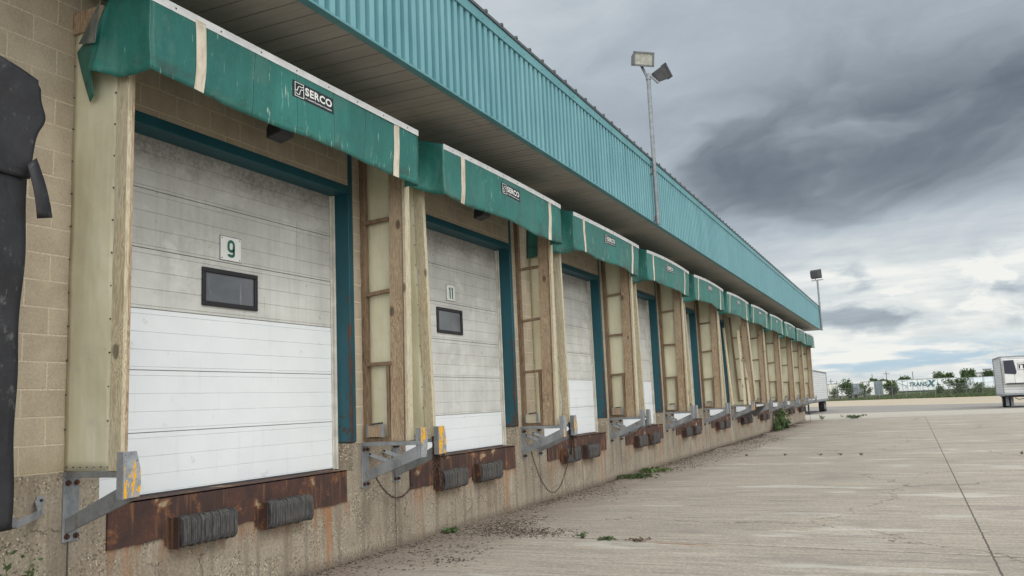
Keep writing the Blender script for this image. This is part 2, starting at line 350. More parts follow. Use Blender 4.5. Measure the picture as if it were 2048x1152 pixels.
M_asphalt = mat('old_asphalt', flat_fn((.235, .22, .21), (.33, .305, .275), .2))
M_sand = mat('sandy_gravel', flat_fn((.42, .355, .265), (.51, .44, .34), .12, (1, 2)))
M_soil = mat('grassy_soil', flat_fn((.045, .06, .02), (.08, .09, .035), .4))

def rust_fn(n):
    p = n.pos(); x, y, z = n.sep(p)
    a = n.noise(n.scl(p, 5, 5, 3), 1, 6, .65); b = n.noise(n.vm('ADD', n.scl(p, 3.2, 3.2, 3.6), (9, 2, 4)), 1, 6, .62, .5); f = n.noise(p, 60, 4, .7)
    c = n.ramp(a, [(.28, (.030, .018, .017)), (.46, (.062, .030, .025)), (.60, (.095, .040, .027)), (.74, (.20, .08, .032)), (.86, (.34, .16, .055))])
    c = n.mix(n.mr(f, .35, .6, .6, 0), c, (.03, .018, .014)); c = n.mix(n.m('MULTIPLY', n.sm(n.noise(n.scl(p, 1.1, 1.1, 1), 1, 3), .45, .6), .55), c, (.045, .025, .022))
    c = n.mix(n.m('MULTIPLY', n.sm(n.noise(n.scl(p, 16, 16, 1.6), 1, 4), .54, .7), .45), c, (.30, .14, .055))
    pa = n.m('MULTIPLY', n.m('MULTIPLY', n.sm(b, .61, .65), .8), n.sm(z, .70, .82))
    c = n.mix(n.m('MULTIPLY', n.sm(b, .55, .61), .55), c, (.22, .09, .035)); c = n.mix(pa, c, n.mix(n.mr(f, .4, .6, 0, 1), (.40, .31, .16), (.30, .26, .21)))
    return {'Base Color': c, 'Roughness': .8, 'Metallic': 0.0, 'Normal': n.bump(n.m('ADD', a, n.m('MULTIPLY', f, .4)), .7, .012)}
M_rust = mat('rusted_steel', rust_fn)

def galv_fn(n):
    p = n.pos(); a = n.noise(n.scl(p, 6, 6, 3), 1, 5, .6); f = n.voro(p, 42, out=1); s = n.sep(f)[0]; st = n.noise(n.scl(p, 22, 22, 3), 1, 4, .65)
    c = n.ramp(a, [(.3, (.15, .16, .17)), (.55, (.25, .265, .28)), (.75, (.34, .35, .36))])
    c = n.mix(n.mr(s, 0, 1, 0, .25), c, (.36, .38, .40)); c = n.mix(n.sm(st, .58, .74), c, (.16, .10, .07))
    return {'Base Color': c, 'Roughness': n.mr(a, .3, .7, .55, .75), 'Metallic': .25, 'Normal': n.bump(st, .15, .003)}
M_galv = mat('galvanised_steel', galv_fn)
def yel_fn(n):
    p = n.pos(); x, y, z = n.sep(p); a = n.noise(n.scl(p, 16, 16, 6), 1, 6, .7, .4); b = n.noise(p, 2.2, 2)
    g = n.ramp(n.noise(p, 14, 5, .6), [(.35, (.20, .22, .245)), (.7, (.36, .38, .40))])
    th = n.m('ADD', a, n.m('MULTIPLY', n.m('SUBTRACT', b, .5), .6))
    c = n.mix(n.sm(th, .55, .565), g, (.78, .40, .015))
    c = n.mix(n.sm(n.noise(p, 40, 3), .62, .68), c, (.12, .06, .035))
    return {'Base Color': c, 'Roughness': .6, 'Metallic': .1, 'Normal': n.bump(th, .25, .003)}
M_yel = mat('chipped_yellow_paint', yel_fn)
def rubber_fn(n):
    p = n.pos(); f = n.noise(n.scl(p, 26, 40, 8), 1, 5, .65); g = n.noise(p, 3, 3)
    c = n.ramp(f, [(.3, (.022, .022, .024)), (.6, (.085, .082, .08)), (.8, (.17, .165, .155))]); c = n.mix(n.mr(g, .5, .7, 0, .5), c, (.12, .10, .085))
    return {'Base Color': c, 'Roughness': .85, 'Normal': n.bump(f, .5, .005)}
M_rubber = mat('laminated_rubber', rubber_fn)
def black_fn(n):
    p = n.pos(); f = n.noise(p, 3, 5, .6); g = n.noise(p, 40, 3, .7)
    c = n.mix(n.mr(f, .4, .7, 0, .9), (.010, .010, .013), (.028, .028, .034)); c = n.mix(n.m('MULTIPLY', n.sm(n.noise(n.scl(p, 8, 8, 5), 1, 6, .75), .58, .66), .6), c, (.12, .12, .12)); c = n.mix(n.m('MULTIPLY', n.sm(g, .66, .74), .4), c, (.08, .08, .08))
    return {'Base Color': c, 'Roughness': .55, 'Normal': n.bump(n.m('ADD', n.m('MULTIPLY', n.noise(n.vm('ADD', n.scl(p, 3, 3, 1.3), n.scl(n.noise(p, 2, 2, .5, col=True), 1.5, 1.5, 1.5)), 1.5, 2, .45), 2.2), n.m('MULTIPLY', g, .3)), .35, .02)}
M_black = mat('black_vinyl', black_fn)

def vinyl_fn(n):
    p = n.pos(); x, y, z = n.sep(p)
    a = n.noise(n.scl(p, 2, 2, 1), 1, 5, .6); st = n.noise(n.scl(p, 24, 24, 1.6), 1, 5, .7); st2 = n.noise(n.vm('ADD', n.scl(p, 9, 9, .7), (3, 1, 7)), 1, 4, .6)
    c = n.mix(n.mr(a, .35, .7, 0, 1), (.013, .125, .106), (.027, .188, .160))
    c = n.mix(n.m('MULTIPLY', n.sm(st2, .52, .72), .35), c, (.012, .095, .078))
    scr = n.m('MULTIPLY', n.sm(n.noise(n.scl(p, 38, 38, 3.2), 1, 4, .7), .625, .665), n.sm(n.noise(p, 1.3, 3), .44, .58))
    c = n.mix(n.m('MULTIPLY', scr, .85), c, (.46, .56, .50)); c = n.mix(n.m('MULTIPLY', n.sm(n.noise(n.vm('ADD', n.scl(p, 3, 3, 2), (6, 6, 6)), 1, 5, .65), .52, .66), .45), c, (.07, .17, .145))
    bs = n.noise(n.vm('ADD', n.scl(p, 2.1, 2.1, 5), (2, 2, 2)), 1, 5, .7)
    c = n.mix(n.m('MULTIPLY', n.m('MULTIPLY', n.sm(bs, .50, .62), n.m('SUBTRACT', 1, n.sm(z, 4.25, 4.5))), .75), c, (.03, .06, .05))
    c = n.mix(n.m('MULTIPLY', n.sm(n.noise(p, 60, 3), .60, .72), .25), c, (.2, .33, .27))
    # welded pocket seams, twice a metre
    sy = n.m('ABSOLUTE', n.m('SUBTRACT', n.m('MODULO', n.m('ADD', y, .31), .565), .28)); seam = n.m('SUBTRACT', 1, n.sm(sy, .003, .010))
    c = n.mix(n.m('MULTIPLY', seam, .5), c, (.008, .09, .07))
    h = n.m('ADD', n.m('MULTIPLY', n.noise(n.scl(p, 4, 4, 1.3), 1, 3, .5), 2.2), seam)
    return {'Base Color': c, 'Roughness': n.mr(a, .3, .7, .42, .58), 'Normal': n.bump(n.m('ADD', h, n.m('MULTIPLY', n.noise(n.vm('ADD', n.scl(p, 7, 7, 5), n.scl(n.noise(p, 2, 3, .5, col=True), 2, 2, 2)), 1, 2, .5), .8)), .5, .022), 'Specular IOR Level': .5}
M_vinyl = mat('green_vinyl', vinyl_fn)
def stripe_fn(n):
    p = n.pos(); a = n.noise(n.scl(p, 9, 9, 3), 1, 6, .7)
    return {'Base Color': n.ramp(a, [(.3, (.42, .35, .26)), (.55, (.66, .60, .49)), (.75, (.72, .69, .60))]), 'Roughness': .7}
M_stripe = mat('faded_cream_band', stripe_fn)
def alu_fn(n):
    p = n.pos(); a = n.noise(n.scl(p, 5, 5, 9), 1, 5, .6)
    return {'Base Color': n.ramp(a, [(.3, (.56, .57, .58)), (.7, (.76, .76, .76))]), 'Roughness': .5}
M_alu = mat('white_aluminium', alu_fn)

def wood_fn(c1, c2, c3, knot=1):
    def f(n):
        p = n.pos(); x, y, z = n.sep(p)
        q = n.scl(p, 1, 1, .10)
        kn = n.voro(n.vm('ADD', n.scl(p, 3.0, 3.0, 1.7), (5, 2, 0)), 1); w = n.m('MULTIPLY', n.m('SUBTRACT', 1, n.sm(kn, 0, .45)), .9*knot)
        g = n.noise(n.vm('ADD', q, n.comb(n.m('MULTIPLY', w, .10), n.m('MULTIPLY', w, .06), 0)), 26, 5, .6, .6)
        rg = n.m('ABSOLUTE', n.m('SUBTRACT', n.m('FRACT', n.m('MULTIPLY', g, 7)), .5))
        c = n.mix(n.mr(rg, .05, .45, 0, 1), c1, c2)
        big = n.noise(n.scl(p, 3, 3, .8), 1, 4, .6); c = n.mix(n.mr(big, .4, .7, 0, .6), c, c3)
        kk = n.m('SUBTRACT', 1, n.sm(kn, .07, .13)); c = n.mix(n.m('MULTIPLY', kk, .8), c, tuple(v*.3 for v in c1))
        sp = n.noise(n.scl(p, 60, 60, 2.5), 1, 3, .6); c = n.mix(n.m('MULTIPLY', n.sm(sp, .66, .72), .7), c, tuple(v*.25 for v in c1))
        return {'Base Color': c, 'Roughness': .85, 'Normal': n.bump(n.m('ADD', rg, sp), .35, .004)}
    return f
M_wpale = mat('weathered_pale_wood', wood_fn((.38, .315, .21), (.60, .53, .38), (.52, .49, .40)))
M_wbrown = mat('brown_treated_wood', wood_fn((.24, .16, .10), (.47, .35, .235), (.50, .41, .30)))
M_wdark = mat('dark_treated_wood', wood_fn((.11, .07, .04), (.24, .16, .10), (.29, .21, .14), .4))

def fibre_fn(n):
    p = n.pos(); x, y, z = n.sep(p)
    a = n.noise(n.scl(p, 2.2, 2.2, 1.3), 1, 4, .55); st = n.noise(n.scl(p, 28, 28, .9), 1, 4, .6); sp = n.noise(p, 30, 4, .7)
    c = n.ramp(a, [(.3, (.68, .64, .45)), (.55, (.82, .79, .60)), (.75, (.90, .88, .75))])
    c = n.mix(n.mr(st, .45, .7, 0, .25), c, (.60, .57, .42)); c = n.mix(n.m('MULTIPLY', n.sm(sp, .62, .72), .3), c, (.20, .18, .11))
    c = n.mix(n.m('MULTIPLY', n.sm(n.noise(n.scl(p, 3, 3, 6), 1, 5), .6, .75), .45), c, (.66, .65, .56))
    def sh(bs):
        tr = n.node('ShaderNodeBsdfTranslucent'); n.put(tr.inputs[0], c); mm = n.node('ShaderNodeMixShader'); mm.inputs[0].default_value = .16
        n.nt.links.new(bs, mm.inputs[1]); n.nt.links.new(tr.outputs[0], mm.inputs[2]); return mm.outputs[0]
    return {'Base Color': c, 'Roughness': .5, 'Normal': n.bump(n.noise(n.scl(p, 5, 5, 2.5), 1, 2, .5), .5, .03), 'shader': sh}
M_fibre = mat('cream_fibreglass', fibre_fn)

def teal_fn(c1, c2, rustlow=0, metal=0):
    def f(n):
        p = n.pos(); x, y, z = n.sep(p); a = n.noise(n.scl(p, 2, 2, .8), 1, 5, .6); st = n.noise(n.scl(p, 16, 16, .5), 1, 4, .65)
        c = n.mix(n.mr(a, .35, .7, 0, 1), c1, c2); c = n.mix(n.mr(st, .5, .75, 0, .3), c, tuple(v*.6 for v in c1))
        if rustlow:
            yl = n.m('MODULO', n.m('ADD', n.m('SUBTRACT', y, Y0), P), P)
            r = n.noise(n.scl(p, 9, 9, 4), 1, 6, .7); sp = n.noise(n.vm('ADD', p, (4, 4, 4)), 13, 4, .6)
            edge = n.m('SUBTRACT', 1, n.sm(n.m('ABSOLUTE', n.m('SUBTRACT', n.m('ADD', n.m('SUBTRACT', yl, 3.70), n.m('MULTIPLY', n.m('SUBTRACT', x, .0), -1)), n.m('MULTIPLY', n.m('SUBTRACT', r, .5), .09))), .008, .042))
            lowz = n.mr(z, 1.35, 3.3, 1, 0)
            amt = n.m('MULTIPLY', edge, n.sm(n.m('ADD', n.m('MULTIPLY', lowz, .55), r), .62, .78))
            amt = n.m('MAXIMUM', amt, n.m('MULTIPLY', n.sm(n.m('ADD', sp, n.m('MULTIPLY', n.mr(z, 1.3, 2.1, 1, 0), .16)), .69, .72), .9))
            amt = n.m('MAXIMUM', amt, n.sm(n.m('ADD', r, n.mr(z, 1.3, 1.5, .25, -.3)), .68, .76))
            c = n.mix(amt, c, n.mix(n.mr(r, .4, .65, 0, 1), (.035, .02, .016), (.085, .036, .024)))
        return {'Base Color': c, 'Roughness': n.mr(a, .3, .7, .42, .56), 'Metallic': metal, 'Normal': n.bump(st, .1, .004)}
    return f
M_jamb = mat('teal_painted_steel', teal_fn((.004, .060, .085), (.008, .09, .12), 1))
M_clad = mat('teal_ribbed_cladding', teal_fn((.125, .305, .345), (.185, .39, .43)))
M_trim = mat('teal_trim', teal_fn((.09, .25, .28), (.13, .31, .34)))
def soff_fn(n):
    p = n.pos(); a = n.noise(n.scl(p, 1, 3, 1), 1, 5, .6); b = n.noise(n.scl(p, 3, 14, 1), 1, 3)
    c = n.mix(n.mr(a, .35, .7, 0, 1), (.36, .32, .29), (.44, .395, .36)); c = n.mix(n.mr(b, .5, .75, 0, .35), c, (.33, .295, .26)); y = n.sep(p)[1]; lj = n.m('ABSOLUTE', n.m('SUBTRACT', n.m('MODULO', n.m('SUBTRACT', y, -8.0), .261), .254)); c = n.mix(n.m('MULTIPLY', n.m('SUBTRACT', 1, n.sm(lj, .003, .011)), .75), c, (.11, .095, .085)); c = n.mix(n.m('MULTIPLY', n.sm(n.noise(n.scl(p, 2.2, .9, 1), 1, 5, .7), .55, .7), .4), c, (.26, .22, .19))
    return {'Base Color': c, 'Roughness': .5}
M_soff = mat('tan_soffit_panel', soff_fn)
def simple(col, rough=.7, metal=0, var=.25, sc=8):
    def f(n):
        a = n.noise(n.pos(), sc, 4, .6)
        return {'Base Color': n.mix(n.mr(a, .35, .7, 0, 1), tuple(v*(1-var) for v in col), tuple(min(1, v*(1+var)) for v in col)), 'Roughness': rough, 'Metallic': metal}
    return f
M_roof = mat('dark_roof_metal', simple((.07, .08, .085), .5))
M_dark = mat('dark_metal', simple((.035, .034, .038), .6))
M_void = mat('dark_interior', simple((.02, .02, .02), .9))
M_greym = mat('grey_metal', simple((.22, .24, .255), .5, .3, .2))
M_chain = mat('rusty_chain', simple((.075, .042, .030), .8, 0, .4, 30))
M_white = mat('white_text', simple((.78, .78, .76), .6, 0, .06))
M_labelblack = mat('label_black', simple((.012, .013, .02), .5, 0, .1))
M_digit = mat('green_digit', simple((.012, .13, .10), .5, 0, .1))
M_plate = mat('number_plate_white', simple((.80, .80, .78), .5, 0, .05, 5))
M_wframe = mat('black_window_frame', simple((.012, .011, .014), .5, 0, .2))
def glass_fn(n):
    p = n.pos(); a = n.noise(n.scl(p, 2, 2, 4), 1, 4, .5); st = n.noise(n.scl(p, 14, 14, 2.5), 1, 4, .6)
    c = n.mix(n.mr(a, .3, .7, 0, 1), (.075, .082, .094), (.13, .14, .15)); c = n.mix(n.mr(st, .6, .75, 0, .4), c, (.32, .33, .33))
    return {'Base Color': c, 'Roughness': .18, 'Specular IOR Level': .7}
M_glass = mat('dusty_window_glass', glass_fn)

def door_new_fn(n):
    p = n.pos(); x, y, z = n.sep(p); a = n.noise(p, 2.5, 4, .6); st = n.noise(n.scl(p, 12, 12, 1.2), 1, 4, .65)
    c = n.mix(n.mr(a, .4, .7, 0, .6), (.77, .80, .82), (.70, .73, .75)); c = n.mix(n.mr(st, .58, .8, 0, .3), c, (.52, .53, .52))
    c = n.mix(n.m('MULTIPLY', n.sm(n.noise(p, 7, 5, .7), .64, .72), .35), c, (.45, .44, .42))
    return {'Base Color': c, 'Roughness': .42}
M_dnew = mat('clean_white_door_panel', door_new_fn)
def door_old_fn(n):
    p = n.pos(); x, y, z = n.sep(p)
    a = n.noise(n.scl(p, 1.6, 1.6, 2.2), 1, 5, .6); st = n.noise(n.scl(p, 15, 15, .9), 1, 5, .65); st2 = n.noise(n.vm('ADD', n.scl(p, 5, 5, .7), (3, 3, 3)), 1, 4, .6); f = n.noise(p, 26, 5, .7)
    c = n.mix(n.mr(a, .35, .7, 0, 1), (.54, .54, .51), (.65, .65, .62)); c = n.mix(n.mr(st, .48, .74, 0, .5), c, (.44, .43, .40))
    c = n.mix(n.mr(st2, .50, .7, 0, .45), c, (.46, .445, .42))
    drip = n.m('MULTIPLY', n.sm(n.noise(n.vm('ADD', n.scl(p, 17, 17, 1.3), (5, 0, 2)), 1, 5, .75), .635, .70), n.sm(n.noise(p, 2.6, 2), .42, .6)); c = n.mix(n.m('MULTIPLY', drip, .8), c, (.11, .105, .10))
    spots = n.sm(n.noise(n.vm('ADD', n.scl(p, 13, 13, 9), (1, 7, 2)), 1, 4, .65), .68, .735); c = n.mix(n.m('MULTIPLY', spots, .85), c, (.09, .085, .082))
    pat = n.sm(n.noise(n.vm('ADD', n.scl(p, 1.1, 1.1, 1.6), (2, 8, 3)), 1, 5, .65), .48, .64); c = n.mix(n.m('MULTIPLY', n.m('MULTIPLY', pat, n.mr(f, .35, .6, .3, 1)), .4), c, (.36, .35, .32)); c = n.mix(n.m('MULTIPLY', n.sm(n.noise(n.vm('ADD', n.scl(p, 1.5, 1.5, 2.5), (7, 1, 3)), 1, 4, .6), .54, .68), .55), c, (.74, .74, .71))
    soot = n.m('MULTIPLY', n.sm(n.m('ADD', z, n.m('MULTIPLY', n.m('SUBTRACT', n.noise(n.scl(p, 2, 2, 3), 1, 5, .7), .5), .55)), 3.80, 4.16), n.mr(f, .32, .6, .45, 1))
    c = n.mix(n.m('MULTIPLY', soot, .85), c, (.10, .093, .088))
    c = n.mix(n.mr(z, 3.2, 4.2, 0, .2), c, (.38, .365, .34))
    return {'Base Color': c, 'Roughness': .6, 'Normal': n.bump(f, .1, .003)}
M_dold = mat('grimy_door_panel', door_old_fn)
M_track = mat('white_door_track', simple((.62, .60, .54), .6, 0, .18, 6))
M_seam = mat('dark_seam_rubber', simple((.06, .06, .062), .8))

# ------------------------------------------------------------------ ground sheets
def prof(y):   # the yard drains gently away beyond the building
    k = [(-200, 0), (55, 0), (80, -.33), (180, -.33), (250, -.7), (420, -1.1), (3000, -1.1)]
    for (a, za), (b, zb) in zip(k, k[1:]):
        if y <= b: return za+(zb-za)*(y-a)/(b-a)
    return -1.1
YS = [-60, -20, 0, 20, 40, 55, 65, 72, 80, 100, 120, 150, 180, 200, 225, 250, 300, 420, 800, 2500]
def sheet(name, m, lo, hi, xs, dz, label=None):
    # lo/hi: (y at x=0, slope) lines bounding the sheet
    mb = MB(); cols = []
    for x in xs:
        a = lo[0]+lo[1]*x; b = hi[0]+hi[1]*x
        ts = [y for y in YS]
        cols.append((x, a, b))
    nv = 40
    mb.grid(lambda u, v: (lambda i: (lambda c: (c[0], c[1]+(c[2]-c[1])*v, prof(c[1]+(c[2]-c[1])*v)+dz))(cols[i]))(int(round(u*(len(xs)-1)))), len(xs)-1, nv)
    o = mb.build(name, m); o['kind'] = 'structure'; return o
xs = [-120, -60, -30, -20, -12, -5, 0, 6, 12, 20, 30, 50, 90, 160]
gmb = MB(); gx = [-2500, -400, -120, -30, 0, 12, 30, 90, 400, 2500]
gmb.grid(lambda u, v: (gx[int(round(u*(len(gx)-1)))], YS[int(round(v*(len(YS)-1)))], prof(YS[int(round(v*(len(YS)-1)))])-.03), len(gx)-1, len(YS)-1)
go = gmb.build('ground', M_soil); go['kind'] = 'structure'
def fence_y(x): return 184.0-.80*x
sheet('sand_lot', M_sand, (112, -.8), (183.0, -.80), xs, -.014)
sheet('asphalt_lane', M_asphalt, (79, -.2), (117, -.9), xs, -.004)
sheet('concrete_strip', M_strip, (53.3, .36), (81.3, -.2), [-30, -20, -12, -5, 0, 6, 12, 20, 30, 50], .004)
sheet('concrete_yard', M_yard, (-40, 0), (53.3, .36), [0, 2, 4, 6, 9, 12, 20, 30, 50], .008)

# ------------------------------------------------------------------ warehouse
wh = thing('warehouse', 'long tan block warehouse with ribbed teal fascia over a row of loading docks', 'building')
YA, YB = -8.0, 53.55
ks = list(range(-3, 11))          # bay indices; 0 is the bay with the door marked 9
OA, OB = .34, 3.70                # opening, local y
mb = MB(); segs = []; last = YA
for k in ks:
    a = Y0+k*P+OA; b = Y0+k*P+OB
    if a < YA: continue
    mb.box(-.3, 0, last, a-.08, ZF, 5.30); mb.box(-.3, 0, a-.08, b+.08, 4.29, 5.30); last = b+.08
mb.box(-.3, 0, last, YB, ZF, 5.30)
mb.box(-30, -29.7, YA, YB, 0, 6.0); mb.box(-29.7, -.3, YB-.3, YB, 0, 6.0); mb.box(-29.7, -.3, YA, YA+.3, 0, 6.0)
mb.build('block_wall', M_block, wh)
mb = MB(); last = YA
for k in ks:
    a = Y0+k*P+OA; b = Y0+k*P+OB
    if a < YA: continue
    mb.box(-.35, .004, last, a, .0, ZF); mb.box(-.35, .004, a, b, .0, .985); last = b
mb.box(-.35, .004, last, YB+.01, 0, ZF)
mb.build('foundation', M_found, wh)
MB().box(-29.7, -.36, YA+.3, YB-.3, .9, 1.0).build('dock_floor', M_void, wh)
# fascia with real ribs
mb = MB(); pitch = .1625; y = YA; prof_pts = []
while y < YB+.05:
    prof_pts += [(1.300, y), (1.300, y+.080), (1.232, y+.087), (1.232, y+.156)]; y += pitch
vs = []; z0, z1 = 5.285, 6.48
for (x, yy) in prof_pts: vs += [(x, yy, z0), (x, yy, z1)]
mb.add(vs, [(2*i, 2*i+2, 2*i+3, 2*i+1) for i in range(len(prof_pts)-1)])
mb.build('fascia_cladding', M_clad, wh, solid=.002)
YE = prof_pts[-1][1]
mb = MB().box(1.22, 1.318, YA, YE, 6.465, 6.60).box(1.22, 1.306, YA, YE, 5.262, 5.287)
mb.box(-.3, 1.30, YE, YE+.03, 5.26, 6.60)
yy = YA+.4
while yy < 50: mb.box(1.318, 1.322, yy, yy+.012, 6.51, 6.522, 1); yy += .65
mb.build('fascia_trim', [M_trim, M_dark], wh)
mb = MB()
mb.add([(1.335, YA, 6.645), (1.335, YE+.05, 6.645), (-15, YE+.05, 7.3), (-15, YA, 7.3), (1.335, YA, 6.605), (1.335, YE+.05, 6.605), (-15, YE+.05, 7.2), (-15, YA, 7.2), (-30.3, YA, 6.2), (-30.3, YE+.05, 6.2), (-30.3, YA, 6.1), (-30.3, YE+.05, 6.1)],
       [(0, 1, 2, 3), (7, 6, 5, 4), (0, 4, 5, 1), (3, 2, 9, 8), (7, 10, 11, 6)])
yy = 9.413-.4665*37
while yy < YE:
    mb.box(1.23, 1.345, yy-.03, yy+.012, 6.64, 6.675); mb.box(1.23, 1.25, yy-.012, yy+.012, 6.65, 6.70); yy += .4665
mb.build('roof', M_roof, wh)
# soffit of narrow panels
mb = MB(); y = YA
while y < YE-.1:
    for q0, q1 in ((.0, .12), (.128, .25)):
        mb.add([(.0, y+q0, 5.283), (1.25, y+q0, 5.283), (1.25, y+q1, 5.283), (.0, y+q1, 5.283)], [(0, 1, 2, 3)])
    mb.add([(0, y+.25, 5.283), (1.25, y+.25, 5.283), (1.25, y+.251, 5.303), (0, y+.251, 5.303)], [(0, 1, 2, 3)])
    mb.add([(0, y+.251, 5.303), (1.25, y+.251, 5.303), (1.25, y+.261, 5.283), (0, y+.261, 5.283)], [(0, 1, 2, 3)])
    mb.add([(0, y+.12, 5.283), (1.25, y+.12, 5.283), (1.25, y+.124, 5.287), (0, y+.124, 5.287)], [(0, 1, 2, 3)])
    mb.add([(0, y+.124, 5.287), (1.25, y+.124, 5.287), (1.25, y+.128, 5.283), (0, y+.128, 5.283)], [(0, 1, 2, 3)])
    y += .261
mb.box(0, .03, YA, YE, 5.24, 5.281).box(.0, 1.25, YA, YE, 5.31, 5.33)
mb.build('soffit', M_soff, wh)

# doors, frames, sills
NEWZ = {-1: 2.6, 0: 2.61, 1: 1.55, 2: 2.07, 3: 2.07, 4: 1.55, 5: 2.61, 6: 2.07, 7: 2.61, 8: 1.55, 9: 2.07, 10: 2.61}
digs = {0: '9', 1: '11'}
def make_door(k):
    yb = Y0+k*P
    mb = MB(); secs = [1.0+.5405*i for i in range(6)]; X = -.24
    for i, z in enumerate(secs):
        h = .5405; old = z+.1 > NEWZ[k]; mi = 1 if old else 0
        pts = [(X-.005, z), (X-.005, z+.002), (X, z+.005)]
        for g in ((.028, .030), (.178, .1805), (.335, .3375), (.492, .494)):
            a, b = g; pts += [(X, z+a-.003), (X-.006, z+a), (X-.006, z+b), (X, z+b+.002)]
        pts += [(X, z+h-.005), (X-.005, z+h-.002), (X-.005, z+h)]
        ya, yy2 = yb+OA-.02, yb+OB-.004; vs = []
        for (x, zz) in pts: vs += [(x, ya, zz), (x, yy2, zz)]
        mb.add(vs, [(2*j, 2*j+1, 2*j+3, 2*j+2) for j in range(len(pts)-1)], mi)
        if i: mb.box(X-.014, X-.003, ya, yy2, z-.002, z+.002, 2)
    mb.box(X-.02, X+.01, yb+OA, yb+OB-.04, .985, 1.02, 2)
    dlab = {0: 'door with three clean white lower sections and grimy grey upper ones', 1: 'mostly grimy door with only its lowest section clean white'}.get(k)
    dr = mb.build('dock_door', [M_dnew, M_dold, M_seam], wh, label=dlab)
    # window
    wy0, wy1, wz0, wz1 = yb+1.64, yb+2.405, 2.711, 3.082; t = .045
    w = MB().box(X-.01, X+.022, wy0, wy1, wz0, wz0+t).box(X-.01, X+.022, wy0, wy1, wz1-t, wz1).box(X-.01, X+.022, wy0, wy0+t, wz0+t, wz1-t).box(X-.01, X+.022, wy1-t, wy1, wz0+t, wz1-t)
    if k != 2: w.build('window_frame', M_wframe, dr, bevel=.004)
    if k != 2: MB().box(X-.004, X+.004, wy0+t-.002, wy1-t+.002, wz0+t-.002, wz1-t+.002).build('window_pane', M_glass, dr)
    if k in digs:
        py0, py1, pz0, pz1 = yb+1.883, yb+2.17, 3.188, 3.425
        if k == 1: py0 += .07; py1 += .03; pz0 += .02; pz1 += .015
        pl = MB().box(X+.002, X+.0045, py0-.006, py1+.006, pz0-.006, pz1+.006, 1).box(X+.0045, X+.008, py0, py1, pz0, pz1)
        for a in (py0+.02, py1-.02):
            for b in (pz0+.018, pz1-.018): pl.box(X+.008, X+.011, a-.005, a+.005, b-.005, b+.005, 1)
        h = .185; wd = .105 if k == 0 else .125; oy = (py0+py1)/2-wd/2; oz = (pz0+pz1)/2-h/2; w_ = .030
        if k == 0:
            R_ = wd/2-w_/2; c_ = wd/2; path = []
            path += [(c_-R_*math.cos(a), .030-R_*math.sin(a)*.45+.008) for a in [i*math.pi/8 for i in range(0, 9)]]; path = [(wd-w_/2-(wd-w_)*0, q[1]) if False else q for q in path]
            path += [(c_+R_*math.cos(a), h-w_/2-R_+R_*math.sin(a)) for a in [i*math.pi/8 for i in range(0, 9)]]
            path += [(c_-R_*math.cos(a), .100-R_*math.sin(a)*.8) for a in [i*math.pi/8 for i in range(0, 9)]]
            strokes = [path]
        else: strokes = [[(.012, h-.045), (.040, h-.012), (.040, 0)], [(.085, h-.045), (.113, h-.012), (.113, 0)]]; w_ = .03
        for path in strokes:
            L_, R2 = [], []
            for i in range(len(path)):
                a = path[max(i-1, 0)]; b = path[min(i+1, len(path)-1)]; dd = math.hypot(b[0]-a[0], b[1]-a[1]) or 1; nx_, ny_ = -(b[1]-a[1])/dd*w_/2, (b[0]-a[0])/dd*w_/2
                L_.append((X+.0115, oy+path[i][0]+nx_, oz+path[i][1]+ny_)); R2.append((X+.0115, oy+path[i][0]-nx_, oz+path[i][1]-ny_))
            q_ = len(path); pl.add(L_+R2, [(i, i+1, q_+i+1, q_+i) for i in range(q_-1)], 2)
        pl.build('number_plate', [M_plate, M_dark, M_digit], dr, label='white plate with a green number %s' % digs[k])
    # white vertical track at the right side, another at the left
    MB().box(-.236, -.188, yb+OB-.022, yb+OB-.001, 1.006, 4.188).box(-.236, -.226, yb+OB-.045, yb+OB-.022, 1.006, 4.188).box(-.193, -.184, yb+OB-.034, yb+OB-.022, 1.006, 4.188).build('door_track', M_track, wh)
    MB().box(-.236, -.188, yb+OA+.004, yb+OA+.03, 1.006, 4.188).build('door_track', M_track, wh)
    # steel channel frame
    f = MB().box(-.30, .004, yb+OB, yb+OB+.09, 1.30, 5.1).box(-.30, .004, yb+OA-.09, yb+OA, 1.30, 5.1).box(-.30, .0025, yb+OA, yb+OB, 4.19, 4.29)
    f.build('door_frame', M_jamb, wh, bevel=.004)
    s = MB(); rnd = random.Random(k+50); a, b = yb+.41, yb+3.565
    xs_ = [a+(b-a)*i/30 for i in range(31)]; lo = [.655+rnd.uniform(-.008, .012) for _ in xs_]
    for i in range(30):
        s.add([(.022, xs_[i], lo[i]), (.022, xs_[i+1], lo[i+1]), (.022, xs_[i+1], 1.004), (.022, xs_[i], 1.004), (.004, xs_[i], lo[i]), (.004, xs_[i+1], lo[i+1])], [(0, 1, 2, 3), (0, 4, 5, 1)])
    s.box(-.30, .022, a, b, .992, 1.0045); s.add([(.022, b, .655), (.004, b, .655), (.004, b, 1.0), (.022, b, 1.0)], [(0, 1, 2, 3)]); s.add([(.022, a, .655), (.004, a, .655), (.004, a, 1.0), (.022, a, 1.0)], [(3, 2, 1, 0)])
    s.build('dock_sill', M_rust, wh)
for k in range(-1, 11): make_door(k)

